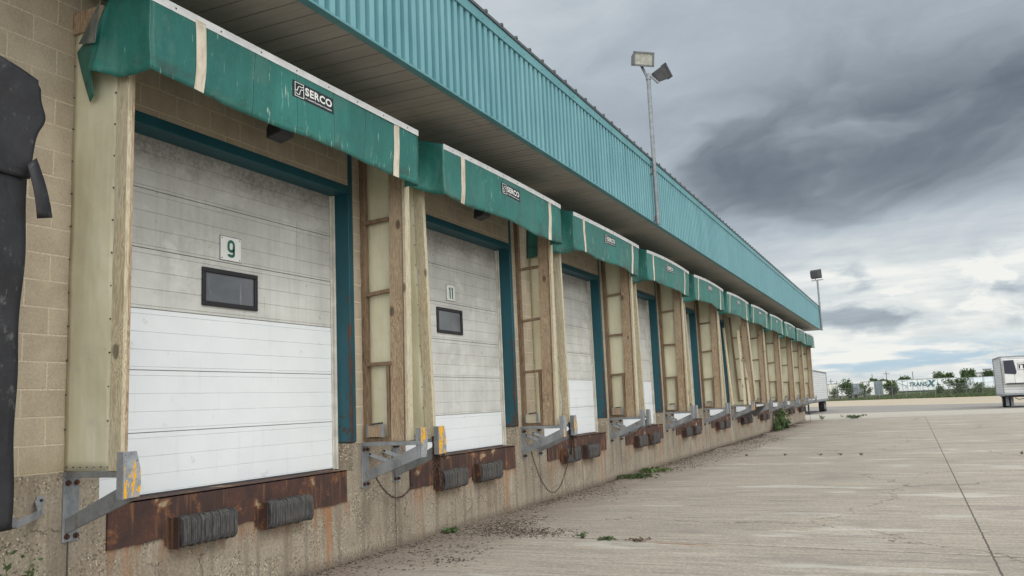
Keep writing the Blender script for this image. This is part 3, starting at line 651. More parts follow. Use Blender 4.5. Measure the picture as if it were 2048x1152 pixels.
# ------------------------------------------------------------------ dock shelters
ORD = ['nearest', 'second', 'third', 'fourth', 'fifth', 'sixth', 'seventh', 'eighth', 'ninth', 'tenth', 'farthest']
SL = ['nearest and largest green dock shelter over door 9, its side curtain curled at the corner',
      'green dock shelter over door 11, its right side frame missing the fibreglass sheet',
      'third green dock shelter from the camera, side curtain hanging low over the post',
      'fourth green dock shelter from the camera, in front of a door with two grey posts',
      'fifth green dock shelter from the camera, between the fourth and the leaning frame',
      'green dock shelter with a broken wooden side frame leaning outward',
      'seventh green dock shelter, just past the leaning broken frame',
      'eighth green dock shelter, beside the green vine on the dock wall',
      'ninth green dock shelter, third from the far end of the row',
      'tenth green dock shelter, next to last in the row',
      'farthest and smallest green dock shelter at the building end']
lt_vs, lt_fs, lt_asp = text_mesh('SERCO', 1, .035, space=1.1)
st_vs, st_fs, st_asp = text_mesh('A United Dominion Company', 1, .02)
def shelter(k):
    rnd = random.Random(100+k); ys = Y0+k*P
    t = thing('dock_shelter', SL[k], 'dock shelter', (0, ys, 0), 'green canopied dock shelters along the loading docks')
    ya, yb = -.025, 3.885+rnd.uniform(-.01, .02); zt = 4.855; bow = 0 if k < 1 else (.02 if k < 3 else .05)
    zbow = lambda u: zt+bow*math.sin(math.pi*u)**.8
    # side panels: left
    ph = [rnd.uniform(0, 6) for _ in range(6)]
    def left_panel(u, v):
        z = 1.292+v*3.43; xr = .478+LEAN*v; wv = .010*math.sin(v*17+ph[0])+.007*math.sin(v*31+ph[1])
        x = .004+u*(xr-.004)
        return (x+(wv if u > .5 else -abs(wv)*.3)*(abs(u-.5)*2), .028-.012*math.sin(math.pi*u)*math.sin(v*9+ph[2])-.006*math.sin(v*23+ph[3])*abs(u-.5), z)
    LEAN = {0: .015, 1: -.08}.get(k, -.03+rnd.uniform(-.02, .015))
    nb = MB().grid(left_panel, 10, 44)
    for i in range(7): nb.box(.034+i*.072, .039+i*.072, .018, .026, 1.320, 1.325, 1)
    for i in range(12): nb.box(.009, .012, .017, .026, 1.6+i*.26, 1.607+i*.26, 1); nb.box(.459+LEAN*i/12, .463+LEAN*i/12, .017, .026, 1.65+i*.25, 1.658+i*.25, 1)
    nb.build('side_panel', [M_fibre, M_dark], t, solid=.004, smooth=True)
    MB().box(.480, .606, .014, .052, 1.292, 4.74, sh=LEAN).build('front_post', M_wpale, t, bevel=.003)
    MB().box(.575, .603, .053, .080, 1.292, 4.74, sh=LEAN).build('front_batten', M_wbrown if k == 0 else M_wpale, t, bevel=.003)
    fr = MB().box(.0, .06, .050, .12, 1.292, 4.74)
    for z in (1.32, 2.17, 3.01, 3.87): fr.box(.06, .478+LEAN*(z-1.3)/3.4, .055, .10, z-.02, z+.02)
    fr.build('side_frame', M_wdark, t)
    # side panels: right (seen from inside)
    tilt = .055
    missing = (k == 1); y0, y1 = 3.93, 4.015
    if not missing:
        def rp(u, v):
            return (.01+u*(.54+.05*v), 4.022+.008*math.sin(v*7+ph[4])*math.sin(math.pi*u)+.005*math.sin(v*21+ph[5]), 1.292+v*3.43)
        MB().grid(rp, 6, 34).build('side_panel', M_fibre, t, solid=.004, smooth=True)
    kids = []
    kids.append(MB().box(.004, .062, y0, y1, 1.292, 4.74).build('wall_stud', M_wdark, t, bevel=.003))
    for z in (3.876, 3.011, 2.172): kids.append(MB().bar((.058, y0+.03, z+rnd.uniform(-.01, .01)), (.40, y0+.03, z+.012+rnd.uniform(-.01, .01)), .06, .042).build('cross_rail', M_wdark, t, bevel=.003))
    kids.append(MB().box(.06, .37, y0+.005, y1, 1.293, 1.335).build('bottom_rail', M_wdark, t, bevel=.003))
    kids.append(MB().box(.325, .362, y0+.003, y1-.02, 1.336, 2.15).build('short_stud', M_wdark, t, bevel=.003))
    kids.append(MB().box(.365, .545, y0+.012, y0+.052, 1.292, 4.74, sh=tilt).build('inner_post', M_wbrown, t, bevel=.004))
    kids.append(MB().box(.548, .582, y0+.02, y1, 1.292, 4.74, sh=tilt).build('front_batten', M_wbrown, t, bevel=.003))
    kids.append(MB().box(.585, .625, y0-.02, y0+.085, 1.292, 4.74, sh=tilt*.6).build('front_post', M_wpale, t, bevel=.003))
    if k != 5:
        bk = MB().box(.085, .285, y0-.03, y0-.002, 1.345, 1.475)
        bo = bk.build('kick_board', M_wpale if k % 2 else M_wbrown, t, bevel=.004)
        for xa, xb in ((.068, .088), (.268, .292)): MB().box(xa, xb, y0-.042, y0-.001, 1.34, 1.49).build('board_bracket', M_galv, bo)
        MB().bar((.14, y0-.02, 1.49), (.27, y0-.02, 1.50), .05, .02).build('rubber_strip', M_dark, bo)
    if k == 5:    # broken: the whole inner frame leans out of true
        for o in kids:
            o.rotation_euler = (rad(2.0), rad(-2), rad(-3)); o.location = (.10, .05, .0); o.scale = (1, 1, .86); o.location.z = .185
        for a_, b_ in (((.60, 3.3, 1.32), (.50, 3.55, 3.9)), ((.66, 3.85, 1.30), (.56, 3.98, 4.1)), ((.18, 3.3, 1.31), (.05, 3.35, 4.0))): MB().bar(a_, b_, .09, .04).build('broken_batten', M_wpale, t)
    # header beam at the wall and canopy deck
    MB().box(.0, .33, .0, .045, 4.72, 4.90).box(.33, .84, .0, .045, 4.74, 4.86).build('header_beam', M_wbrown, t, bevel=.003)
    MB().grid(lambda u, v: (.865-.86*v, ya+(yb-ya)*u, zbow(u)-.004+.28*v), 8, 2).build('canopy_deck', M_vinyl, t, solid=.004)
    # front curtain
    sag = rnd.uniform(.0, .02); q = [rnd.uniform(0, 6) for _ in range(5)]
    if k == 0: q = [1, 2, 3, 4, 5]
    def zb(u):
        b = 4.235+.0*u-.03*u+.010*math.sin(u*9+q[0])+sag*math.sin(math.pi*u)
        if k == 1: b += -.02*math.exp(-((u-.15)/.1)**2)
        if k >= 2: b += -.05*math.exp(-(u/.10)**2)
        b += .03*(max(0, u-.93)/.07)**2*0
        return b
    def front(u, v):
        z = zbow(u)-v*(zbow(u)-zb(u)); amp = .012*v+.022*v*v
        x = .872+amp*math.sin(u*11+q[1])+.006*v*math.sin(u*37+q[2])-.015*v+.004*math.sin(v*9+u*4)
        y = ya+(yb-ya)*u
        if u > .98: y -= .03*v*v
        return (x, y, z)
    cur = MB().grid(front, 64, 14).build('head_curtain', M_vinyl, t, solid=.004, smooth=True)
    # cream bands lying on the curtain
    def band(u0, u1):
        def g(a, v):
            u = u0+(u1-u0)*a+.004*math.sin(v*5+u0*40)-.0; w = .9*math.sin(v*6)*.0015
            p = front(u+w, v*.992+.004); return (p[0]+.0055, p[1], p[2])
        return MB().grid(g, 3, 14)
    band(.118, .147).build('reflective_band', M_stripe, cur, smooth=True)
    band(.872, .900).build('reflective_band', M_stripe, cur, smooth=True)
    # brand label, black with white lettering
    u0, u1, v0, v1 = .424, .583, .20, .45
    def onc(a, b, off): p = front(u0+(u1-u0)*a, v1+(v0-v1)*b); return (p[0]+off, p[1], p[2])
    lab = MB().grid(lambda a, b: onc(a, b, .005), 8, 4, 0)
    lab.add([onc(.285+a*.675, .36+b*.50, .0075) for a, b in lt_vs], lt_fs, 1)
    lab.add([onc(.285+a*.66, .10+b*.14, .0075) for a, b in st_vs], st_fs, 1)
    def line(pts, w, asp=3.0):
        for (a0, b0), (a1, b1) in zip(pts, pts[1:]):
            dx_, dy_ = (a1-a0)*asp, b1-b0; L_ = math.hypot(dx_, dy_); nx_, ny_ = -dy_/L_*w/asp, dx_/L_*w
            ex, ey = dx_/L_*w/asp, dy_/L_*w
            lab.add([onc(a0-ex+nx_, b0-ey+ny_, .0075), onc(a0-ex-nx_, b0-ey-ny_, .0075), onc(a1+ex-nx_, b1+ey-ny_, .0075), onc(a1+ex+nx_, b1+ey+ny_, .0075)], [(0, 1, 2, 3)], 1)
    line([(.05, .09), (.05, .92), (.245, .92), (.245, .09), (.05, .09)], .02)
    line([(.075, .30), (.11, .22), (.15, .24), (.175, .52), (.195, .58), (.23, .60)], .022)
    line([(.065, .46), (.10, .44), (.125, .66), (.15, .74), (.20, .72), (.235, .78)], .022)
    lab.build('brand_label', [M_labelblack, M_white], cur, label='black label with SERCO in white letters')
    # aluminium strip along the top edge
    st = MB(); n_ = 16
    for i in range(n_):
        a, b = i/n_, (i+1)/n_
        y_a, y_b = ya+(yb-ya)*a+(.0 if i else 0), ya+(yb-ya)*b
        za, zb_ = zbow(a), zbow(b)
        st.add([(.880, y_a, za-.062), (.880, y_b, zb_-.062), (.880, y_b, zb_+.006), (.880, y_a, za+.006), (.86, y_a, za+.006), (.86, y_b, zb_+.006)], [(0, 1, 2, 3), (3, 2, 5, 4)])
        if i % 2: st.box(.880, .884, y_a-.006, y_a+.006, za-.036, za-.024, 1)
    st.build('top_strip', [M_alu, M_dark], cur)
    # side curtains
    if k == 0:
        cols = [((.872, -.028, 4.855), (.872, -.026, 4.235)), ((.72, -.03, 4.87), (.70, -.04, 4.225)), ((.57, -.04, 4.88), (.59, -.07, 4.225)), ((.46, -.05, 4.885), (.50, -.12, 4.26)),
                ((.43, -.08, 4.78), (.43, -.16, 4.28)), ((.41, -.10, 4.68), (.355, -.145, 4.285)), ((.37, -.11, 4.57), (.31, -.085, 4.42)), ((.23, -.06, 4.60), (.32, -.05, 4.14)), ((.06, .0, 4.56), (.22, .0, 4.12))]
        def sc(u, v):
            i = min(int(u*8), 7); f = u*8-i; f = f*f*(3-2*f) if False else f
            tp = Vector(cols[i][0]).lerp(Vector(cols[i+1][0]), f); bt = Vector(cols[i][1]).lerp(Vector(cols[i+1][1]), f)
            p = tp.lerp(bt, v); p.y -= .02*math.sin(math.pi*v)*math.sin(u*9); return p+(Vector(front(0, v))-p)*max(0, 1-u*6)**1.5
        MB().grid(sc, 48, 12).build('side_curtain', M_vinyl, t, solid=.004, smooth=True, label='torn green curtain curled outward at its corner')
        MB().grid(lambda u, v: (lambda a, b, c: a.lerp(b, u).lerp(c, v))(Vector((.45, -.115, 4.86)), Vector((.44, -.15, 4.5)), Vector((.20, -.10, 4.56))), 6, 6).build('torn_backing', mat('scuffed_backing', flat_fn((.09, .11, .10), (.26, .27, .25), 5)), t, solid=.004)
    else:
        def sc(u, v):
            x = .872-.86*u; zt_ = zt+.28*u
            if k == 1: b = 4.20+.42*u**1.6+.03*math.sin(u*5)
            else: b = 4.185-.04*math.sin(math.pi*u)*(1 if k > 2 else .5)-.03*u+.02*math.sin(u*7+q[3])
            z = zt_+(b-zt_)*v
            p = Vector((x+.01*math.sin(v*6), ya-.004-(.05*math.sin(u*8+q[4])+.035)*v*v*(1 if k < 3 else .6)-(.06*v*v if u > .4 else .15*u*v*v), z))
            return p+(Vector(front(0, v))-p)*max(0, 1-u*5)**1.5
        MB().grid(sc, 20, 10).build('side_curtain', M_vinyl, t, solid=.004, smooth=True)
    def sr(u, v):
        x = .868-.28*u; zt_ = zt+.09*u; b = 4.195+.03*math.sin(u*3)
        p = Vector((x, yb+.004+.04*u+(.02+.02*math.sin(u*7))*v*v, zt_+(b-zt_)*v)); return p+(Vector(front(1, v))-p)*max(0, 1-u*3)**1.5
    MB().grid(sr, 14, 8).build('side_curtain', M_vinyl, t, solid=.004, smooth=True)
    return t
for k in range(11): shelter(k)

# ------------------------------------------------------------------ guard brackets
def bracket(k, side):
    yb = Y0+k*P; y = .03 if side == 0 else 3.875
    where = ('left' if side == 0 else 'right')
    if side == 0:
        lab = ['galvanised dock bracket left of door 9, yellow paint left on its end plate', 'galvanised dock bracket at the left of door 11, with rusty chain bundled over it'][k] if k < 2 else 'galvanised dock bracket under the left post of the %s green shelter' % ORD[k]
    else:
        lab = ['galvanised dock bracket right of door 9, grey end plate streaked with yellow', 'galvanised dock bracket right of door 11 holding up an open wooden frame'][k] if k < 2 else 'galvanised dock bracket under the right post of the %s green shelter' % ORD[k]
    t = thing('dock_bracket', lab, 'bracket', (0, yb+y, 0), 'galvanised brackets carrying the dock shelters')
    rnd = random.Random(k*2+side)
    pl = MB().box(.006, .018, -.012, .125, .775, 1.288).build('wall_plate', M_galv, t, bevel=.002)
    for (yy, zz) in ((.022, 1.205), (.095, 1.205), (.02, .815), (.098, .815)):
        MB().tube([(.018, yy, zz), (.030, yy, zz), (.0301, yy, zz), (.046, yy, zz)], [.021, .021, .013, .013], 8).build('bolt', M_rust, pl)
    x0, yo = ((.745, -.125), (.775, .02))[side] if k == 0 else ((.70, -.10), (.735, -.02))[side]
    MB().box(.019, x0-.002, -.012, .030, 1.246, 1.289).build('top_rail', M_galv, t, bevel=.002)
    MB().prism([(.019, .835), (.019, .945), (x0-.005, 1.245), (x0-.005, 1.10)], 'y', .006, .032).build('diagonal_brace', M_galv, t, bevel=.003)
    g = MB().box(x0-.05, x0+.012, yo, yo+.011, 1.105, 1.432)
    if yo < -.05: g.box(x0-.045, x0-.03, yo+.011, .0, 1.13, 1.40)
    wq = .19 if (k == 1 and side == 0) else .16
    pts = [(yo+.011, 1.105), (yo+wq-.01, 1.112), (yo+wq, 1.20), (yo+wq-.003, 1.30), (yo+wq-.04, 1.432), (yo+.011, 1.432)] if side == 0 else [(yo+.011, 1.105), (yo+wq-.045, 1.105), (yo+wq-.01, 1.21), (yo+wq, 1.33), (yo+wq-.03, 1.435), (yo+.011, 1.435)]
    g.build('guard_flange', M_galv, t)
    MB().prism(pts, 'x', x0, x0+.012).build('guard_plate', M_yel if (k < 2 or k == 5 or (side == 0 and k % 2 == 0)) else M_galv, t, bevel=.002)
    return t
for k in range(11):
    for s_ in (0, 1): bracket(k, s_)

# ------------------------------------------------------------------ rubber bumpers
def bumper(k, i):
    yb = Y0+k*P; ya = (1.04, 2.14)[i]; w = .67
    lab = 'laminated rubber dock bumper, %s of the two under %s' % (('left', 'right')[i], ['door 9', 'door 11'][k] if k < 2 else 'the %s green shelter' % ORD[k])
    t = thing('dock_bumper', lab, 'bumper', (0, yb+ya, 0), 'laminated rubber dock bumpers')
    rnd = random.Random(k*7+i); lm = MB(); n_ = 30; y = .02
    while y < w-.01:
        d_ = .155+rnd.uniform(-.006, .006); z0 = .575+rnd.uniform(-.012, .006); z1 = .818+rnd.uniform(-.006, .010); th = .0205; tl = rnd.uniform(-.001, .001)
        prof_ = [(.03, z0), (d_-.035, z0), (d_-.012, z0+.015), (d_, z0+.05), (d_, z1-.05), (d_-.012, z1-.015), (d_-.035, z1), (.03, z1)]
        lm.prism(prof_, 'y', y+tl, y+tl+th); y += .0225
    lm.build('rubber_pad', M_rubber, t, bevel=.003)
    e = MB().box(.024, .130, -.014, -.002, .565, .825).box(.022, .03, -.05, -.014, .60, .80).box(.022, .03, w, w+.05, .60, .80).box(.024, .115, w-.004, w+.006, .58, .81)
    e.tube([(.09, -.02, .66), (.09, w+.01, .66)], .009, 6).tube([(.09, -.02, .74), (.09, w+.01, .74)], .009, 6)
    e.build('end_plate', M_rust, t)
for k in range(11):
    for i in (0, 1): bumper(k, i)

# ------------------------------------------------------------------ chains
def chain(label, pts, step=.034, r=.0115, wire=.0035):
    pts = [Vector(p) for p in pts]; out = [pts[0]]; acc = 0
    dens = []
    for a, b in zip(pts, pts[1:]):
        nn = max(1, int((b-a).length/.005)); dens += [a.lerp(b, i/nn) for i in range(nn)]
    dens.append(pts[-1]); L = 0; last = dens[0]; mb = MB(); i = 0; nxt = 0
    for q0, q1 in zip(dens, dens[1:]):
        L += (q1-q0).length
        if L >= nxt:
            d_ = (q1-q0).normalized(); s1 = d_.cross(Vector((0, 1, 0)) if abs(d_.y) < .9 else Vector((1, 0, 0))).normalized(); s2 = d_.cross(s1)
            if i % 2: s1, s2 = s2, -s1
            mb.torus(q1, r, wire, Matrix((d_, s1, s2)).transposed(), 1.75); i += 1; nxt += step
    o = mb.build('chain', M_chain, None, smooth=True); return tag(o, label, 'chain', 'rusty chains hanging on the dock wall')
def caten(a, b, sag, n_=24):
    a = Vector(a); b = Vector(b); return [a.lerp(b, i/n_)-Vector((0, 0, sag*4*(i/n_)*(1-i/n_))) for i in range(n_+1)]
chain('short rusty chain looping from the bracket right of door 9 to the next sill', caten((.12, Y0+3.95, .93), (.03, Y0+P+.45, .72), .22))
chain('rusty chain hanging in a long loop low over the wall right of door 11', caten((.12, Y0+P+3.95, .92), (.62, Y0+2*P+.12, 1.15), .83))
for k, lb in ((1, 'bunched rusty chain hanging straight down beside the left guard of door 11'), (2, 'bunched rusty chain hanging beside the yellow guard of the third shelter')):
    yb = Y0+k*P
    p = [(.60, yb+.0, .86), (.61, yb-.02, 1.30), (.65, yb+.02, 1.30), (.65, yb+.06, .72), (.62, yb+.09, 1.28), (.57, yb+.10, .80), (.63, yb+.08, 1.31), (.67, yb+.12, 1.05), (.66, yb+.10, 1.30), (.60, yb+.04, 1.31), (.62, yb+.02, .95), (.64, yb+.05, 1.29), (.60, yb+.10, 1.0)]
    chain(lb, p, .032, .014, .0050)
    
chain('rusty chain hanging by the left guard of the fourth shelter', [(.65, Y0+3*P, 1.25), (.4, Y0+3*P+.03, .95), (.2, Y0+3*P-.2, .8)])
chain('rusty chain hanging straight to the ground near the farthest shelter', [(.70, Y0+10*P-.1, 1.15), (.70, Y0+10*P-.1, .05)])

# small anchor straps on the wall between brackets
def anchor(y, z, label, mir=1):
    t = thing('wall_strap', label, 'strap', (0, y, z), 'small galvanised straps bolted to the dock wall')
    MB().bar((.012, -.05*mir, .05), (.10, .02*mir, .0), .05, .008, up=(1, 0, 0)).bar((.10, .02*mir, .0), (.16, .14*mir, -.05), .05, .008, up=(1, 0, 0)).build('strap', M_galv, t, bevel=.001)
    MB().tube([(.016, -.04*mir, .045), (.036, -.04*mir, .045)], .014, 6).build('bolt', M_dark, t)
for k in range(0, 4):
    nm = ['between doors 9 and 11', 'right of door 11, above the long chain', 'behind the third dock shelter', 'behind the fourth dock shelter'][k]
    anchor(Y0+k*P+4.06, 1.10, 'small wall strap %s, left one of two' % nm)
    anchor(Y0+k*P+4.36, 1.12, 'small wall strap %s, right one of two' % nm)

# ------------------------------------------------------------------ leftmost black dock seal
t = thing('dock_seal', 'torn black vinyl dock seal with a dangling strap at the left picture edge', 'dock seal', (0, 0, 0))
MB().grid(lambda u, v: (.60+.02*math.sin(v*7+u*3)+.01*math.sin(v*19), 3.10+u*(.60+.012*math.sin(v*8)+.02*(v)), 1.0+v*2.32), 14, 40).build('side_pad', M_black, t, solid=.004, smooth=True)
MB().box(.0, .585, 3.12, 3.69, 1.01, 3.3).build('pad_core', M_black, t, bevel=.02)
def hd(u, v):
    w = .075*max(0, math.sin((v-.42)*7))*(v > .42)*(v < .87) if False else 0
    edge = 3.735+.025*v+(.05*math.exp(-((v-.62)/.13)**2))-(.02 if v > .93 else 0)
    y = 3.1+u*(edge-3.1)
    return (.63+.018*math.sin(u*5+v*4)+.02*v, y, 3.27+v*(.86-.18*u))
MB().grid(hd, 24, 24).build('head_curtain', M_black, t, solid=.008, smooth=True)
MB().box(.02, .62, 3.1, 3.70, 3.30, 3.86).build('head_core', M_black, t, bevel=.03)
MB().grid(lambda u, v: (.665+.02*math.sin(v*3), 3.675+u*(.066+.045*v)+v*.083, 3.35-v*.35+u*(.06-.035*v)), 2, 10).build('loose_strap', M_black, t, solid=.006, smooth=True)
# bent strap on the wall beside it
t = thing('wall_strap', 'bent galvanised strap bolted low on the wall beside the black dock seal', 'strap', (0, 0, 0), 'small galvanised straps bolted to the dock wall')
MB().bar((.30, 3.90, 1.03), (.24, 3.99, .985), .055, .008, up=(1, 0, 0)).bar((.24, 3.99, .985), (.10, 4.28, 1.02), .055, .008, up=(.3, 1, 0)).bar((.10, 4.28, 1.02), (.02, 4.31, 1.10), .055, .008, up=(1, 0, 0)).box(.010, .018, 4.30, 4.365, 1.075, 1.135).build('strap', M_galv, t, bevel=.001)
MB().tube([(.018, 4.335, 1.105), (.034, 4.335, 1.105)], .010, 6).build('bolt', M_dark, t)
# bit of black block at the very left
# ------------------------------------------------------------------ work lights under canopies
def worklight(k, label):
    y = Y0+k*P
    t = thing('work_light', label, 'light', (0, y, 0), 'black work lights under the canopies')
    MB().box(.0, .05, 2.10, 2.18, 4.66, 4.80).bar((.04, 2.14, 4.73), (.30, 2.14, 4.55), .03, .03).build('arm', M_dark, t)
    MB().prism([(.22, 4.375), (.38, 4.41), (.42, 4.52), (.27, 4.57), (.22, 4.48)], 'y', 2.02, 2.25).build('housing', M_dark, t, bevel=.01)
    MB().prism([(.384, 4.42), (.418, 4.51), (.422, 4.51), (.388, 4.415)], 'y', 2.04, 2.23).build('lens', M_glass, t)
worklight(0, 'broken black work light under the canopy over door 9')
worklight(1, 'black work light peeking below the canopy over door 11')

# ------------------------------------------------------------------ flood lights on poles
def lamp_lens_fn(n):
    p = n.pos(); a = n.noise(p, 9, 4, .6); return {'Base Color': n.mix(n.mr(a, .35, .7, 0, 1), (.26, .26, .22), (.42, .42, .36)), 'Roughness': .2}
M_lens = mat('lamp_lens', lamp_lens_fn)
def head(parent, c, aim, w, h, d_, roll=0, lensm=None):
    aim = Vector(aim).normalized(); r = aim.cross(Vector((0, 0, 1))).normalized(); u = r.cross(aim)
    if roll: q = Matrix.Rotation(roll, 3, aim); r = q @ r; u = q @ u
    c = Vector(c); mb = MB(); k = .74
    def P3(a, b, e): return c+r*a+u*b+aim*e
    vs = [P3(-w/2*k, -h/2*k, -d_/2), P3(w/2*k, -h/2*k, -d_/2), P3(w/2*k, h/2*k, -d_/2), P3(-w/2*k, h/2*k, -d_/2), P3(-w/2, -h/2, d_/2), P3(w/2, -h/2, d_/2), P3(w/2, h/2, d_/2), P3(-w/2, h/2, d_/2)]
    mb.add(vs, [(0, 1, 2, 3), (0, 4, 5, 1), (1, 5, 6, 2), (2, 6, 7, 3), (3, 7, 4, 0), (4, 7, 6, 5)])
    for (a0, a1, b0, b1) in ((-w/2-.015, w/2+.015, h/2-.02, h/2+.015), (-w/2-.015, w/2+.015, -h/2-.015, -h/2+.02), (-w/2-.015, -w/2+.02, -h/2, h/2), (w/2-.02, w/2+.015, -h/2, h/2)):
        q = [P3(a0, b0, d_/2-.01), P3(a1, b0, d_/2-.01), P3(a1, b1, d_/2-.01), P3(a0, b1, d_/2-.01), P3(a0, b0, d_/2+.025), P3(a1, b0, d_/2+.025), P3(a1, b1, d_/2+.025), P3(a0, b1, d_/2+.025)]
        mb.add(q, [(0, 3, 2, 1), (4, 5, 6, 7), (0, 1, 5, 4), (1, 2, 6, 5), (2, 3, 7, 6), (3, 0, 4, 7)])
    hh = mb.build('lamp_housing', M_dark2 if lensm is None else M_greym2, parent)
    MB().add([P3(-w/2+.02, -h/2+.02, d_/2+.008), P3(w/2-.02, -h/2+.02, d_/2+.008), P3(w/2-.02, h/2-.02, d_/2+.008), P3(-w/2+.02, h/2-.02, d_/2+.008)], [(0, 1, 2, 3)]) if False else None
    l = MB(); l.add([P3(-w/2+.02, -h/2+.02, d_/2+.008), P3(w/2-.02, -h/2+.02, d_/2+.008), P3(w/2-.02, h/2-.02, d_/2+.008), P3(-w/2+.02, h/2-.02, d_/2+.008), P3(-w/2+.02, -h/2+.02, d_/2+.004), P3(w/2-.02, -h/2+.02, d_/2+.004), P3(w/2-.02, h/2-.02, d_/2+.004), P3(-w/2+.02, h/2-.02, d_/2+.004)], [(0, 1, 2, 3), (7, 6, 5, 4), (0, 4, 5, 1), (1, 5, 6, 2), (2, 6, 7, 3), (3, 7, 4, 0)])
    l.build('lens', M_lens, hh)
M_dark2 = mat('dark_lamp_housing', simple((.05, .05, .058), .55)); M_greym2 = mat('grey_lamp_housing', simple((.13, .135, .14), .55))
t = thing('flood_light', 'tall pole with two box floodlights, one lens facing the camera and one turned away', 'flood light', (1.38, 17.15, 5.2), 'floodlights on poles fixed to the fascia')
MB().tube([(0, 0, .02), (0, 0, 3.18)], .043, 10).tube([(0, 0, 3.14), (0, 0, 3.24)], .055, 10).box(-.08, -.04, -.05, .05, .1, .2).box(-.08, -.04, -.05, .05, 1.1, 1.2).build('pole', M_greym, t)
MB().tube([(.0, 0, 3.15), (-.13, -.03, 3.48)], .028, 8).tube([(0, 0, 3.28), (.20, .05, 3.05)], .026, 8).build('arm', M_greym, t)
head(t, (-.12, -.06, 3.58), (.62, -.74, -.22), .44, .27, .28, lensm=1)
head(t, (.23, .16, 3.27), (.80, .30, .42), .33, .30, .28, roll=.25)
t = thing('flood_light', 'far pole with one dark square floodlight on a tee bar at the building end', 'flood light', (1.38, 53.3, 5.2), 'floodlights on poles fixed to the fascia')
MB().tube([(0, 0, 0), (0, 0, 2.95)], .055, 8).bar((-.33, 0, 2.97), (.33, 0, 3.0), .06, .05).build('pole', M_greym, t)
head(t, (-.10, 0, 3.35), (.35, .9, .1), .62, .5, .3)
MB().tube([(-.10, 0, 3.0), (-.10, 0, 3.15)], .03, 6).build('arm', M_greym, t)

# ------------------------------------------------------------------ fallen black sheet under the seventh shelter
t = thing('rubber_sheet', 'sagging black rubber sheet fallen over the bumpers beside the leaning broken frame', 'rubber sheet', (0, 0, 0))
yb = Y0+6*P
MB().grid(lambda u, v: (.62-.35*v+.03*math.sin(u*9), yb-.1+u*3.2+.2*math.sin(v*4), 1.25-.42*v*(.4+.6*abs(math.sin(u*5.2)))-.05*math.sin(u*3)), 24, 8).build('torn_sheet', M_dark, t, solid=.006)

# ------------------------------------------------------------------ semi trailers near
def rib_fn(col, sz, rough=.45, vert=False):
    def f(n):
        p = n.pos(); x, y, z = n.sep(p); a = n.noise(n.scl(p, 1, 1, 2), 1, 5, .6); st = n.noise(n.scl(p, 4, 4, .8), 1, 4, .6)
        v = n.m('ADD', x, y) if vert else z
        w = n.m('FRACT', n.m('DIVIDE', v, sz)); l = n.m('SUBTRACT', 1, n.sm(n.m('ABSOLUTE', n.m('SUBTRACT', w, .5)), .06, .16))
        c = n.mix(n.mr(a, .35, .7, 0, 1), tuple(q*.85 for q in col), col); c = n.mix(n.mr(st, .5, .75, 0, .4), c, tuple(q*.55 for q in col))
        c = n.mix(n.m('MULTIPLY', l, .55), c, tuple(q*.35 for q in col))
        return {'Base Color': c, 'Roughness': rough, 'Normal': n.bump(l, .5, .02)}
    return f
M_rib = mat('white_ribbed_trailer', rib_fn((.68, .69, .70), .21))
M_twhite = mat('trailer_white', simple((.62, .62, .62), .5, 0, .1, 1.5))
M_tyre = mat('tyre_rubber', simple((.02, .02, .022), .9))
M_rim = mat('wheel_rim', simple((.35, .35, .36), .5, .3))
M_navy = mat('navy_plastic', simple((.010, .012, .028), .4, 0, .2))
def wheel(par, x, y, zc, r=.5, w=.5, side=1):
    wv = MB().tube([(x-side*w, y, zc), (x-side*.04, y, zc), (x, y, zc)], [r, r, r*.93], 20).build('wheel', M_tyre, par)
    MB().tube([(x, y, zc), (x+side*.015, y, zc)], [.30, .24], 14).build('rim', M_rim, wv)
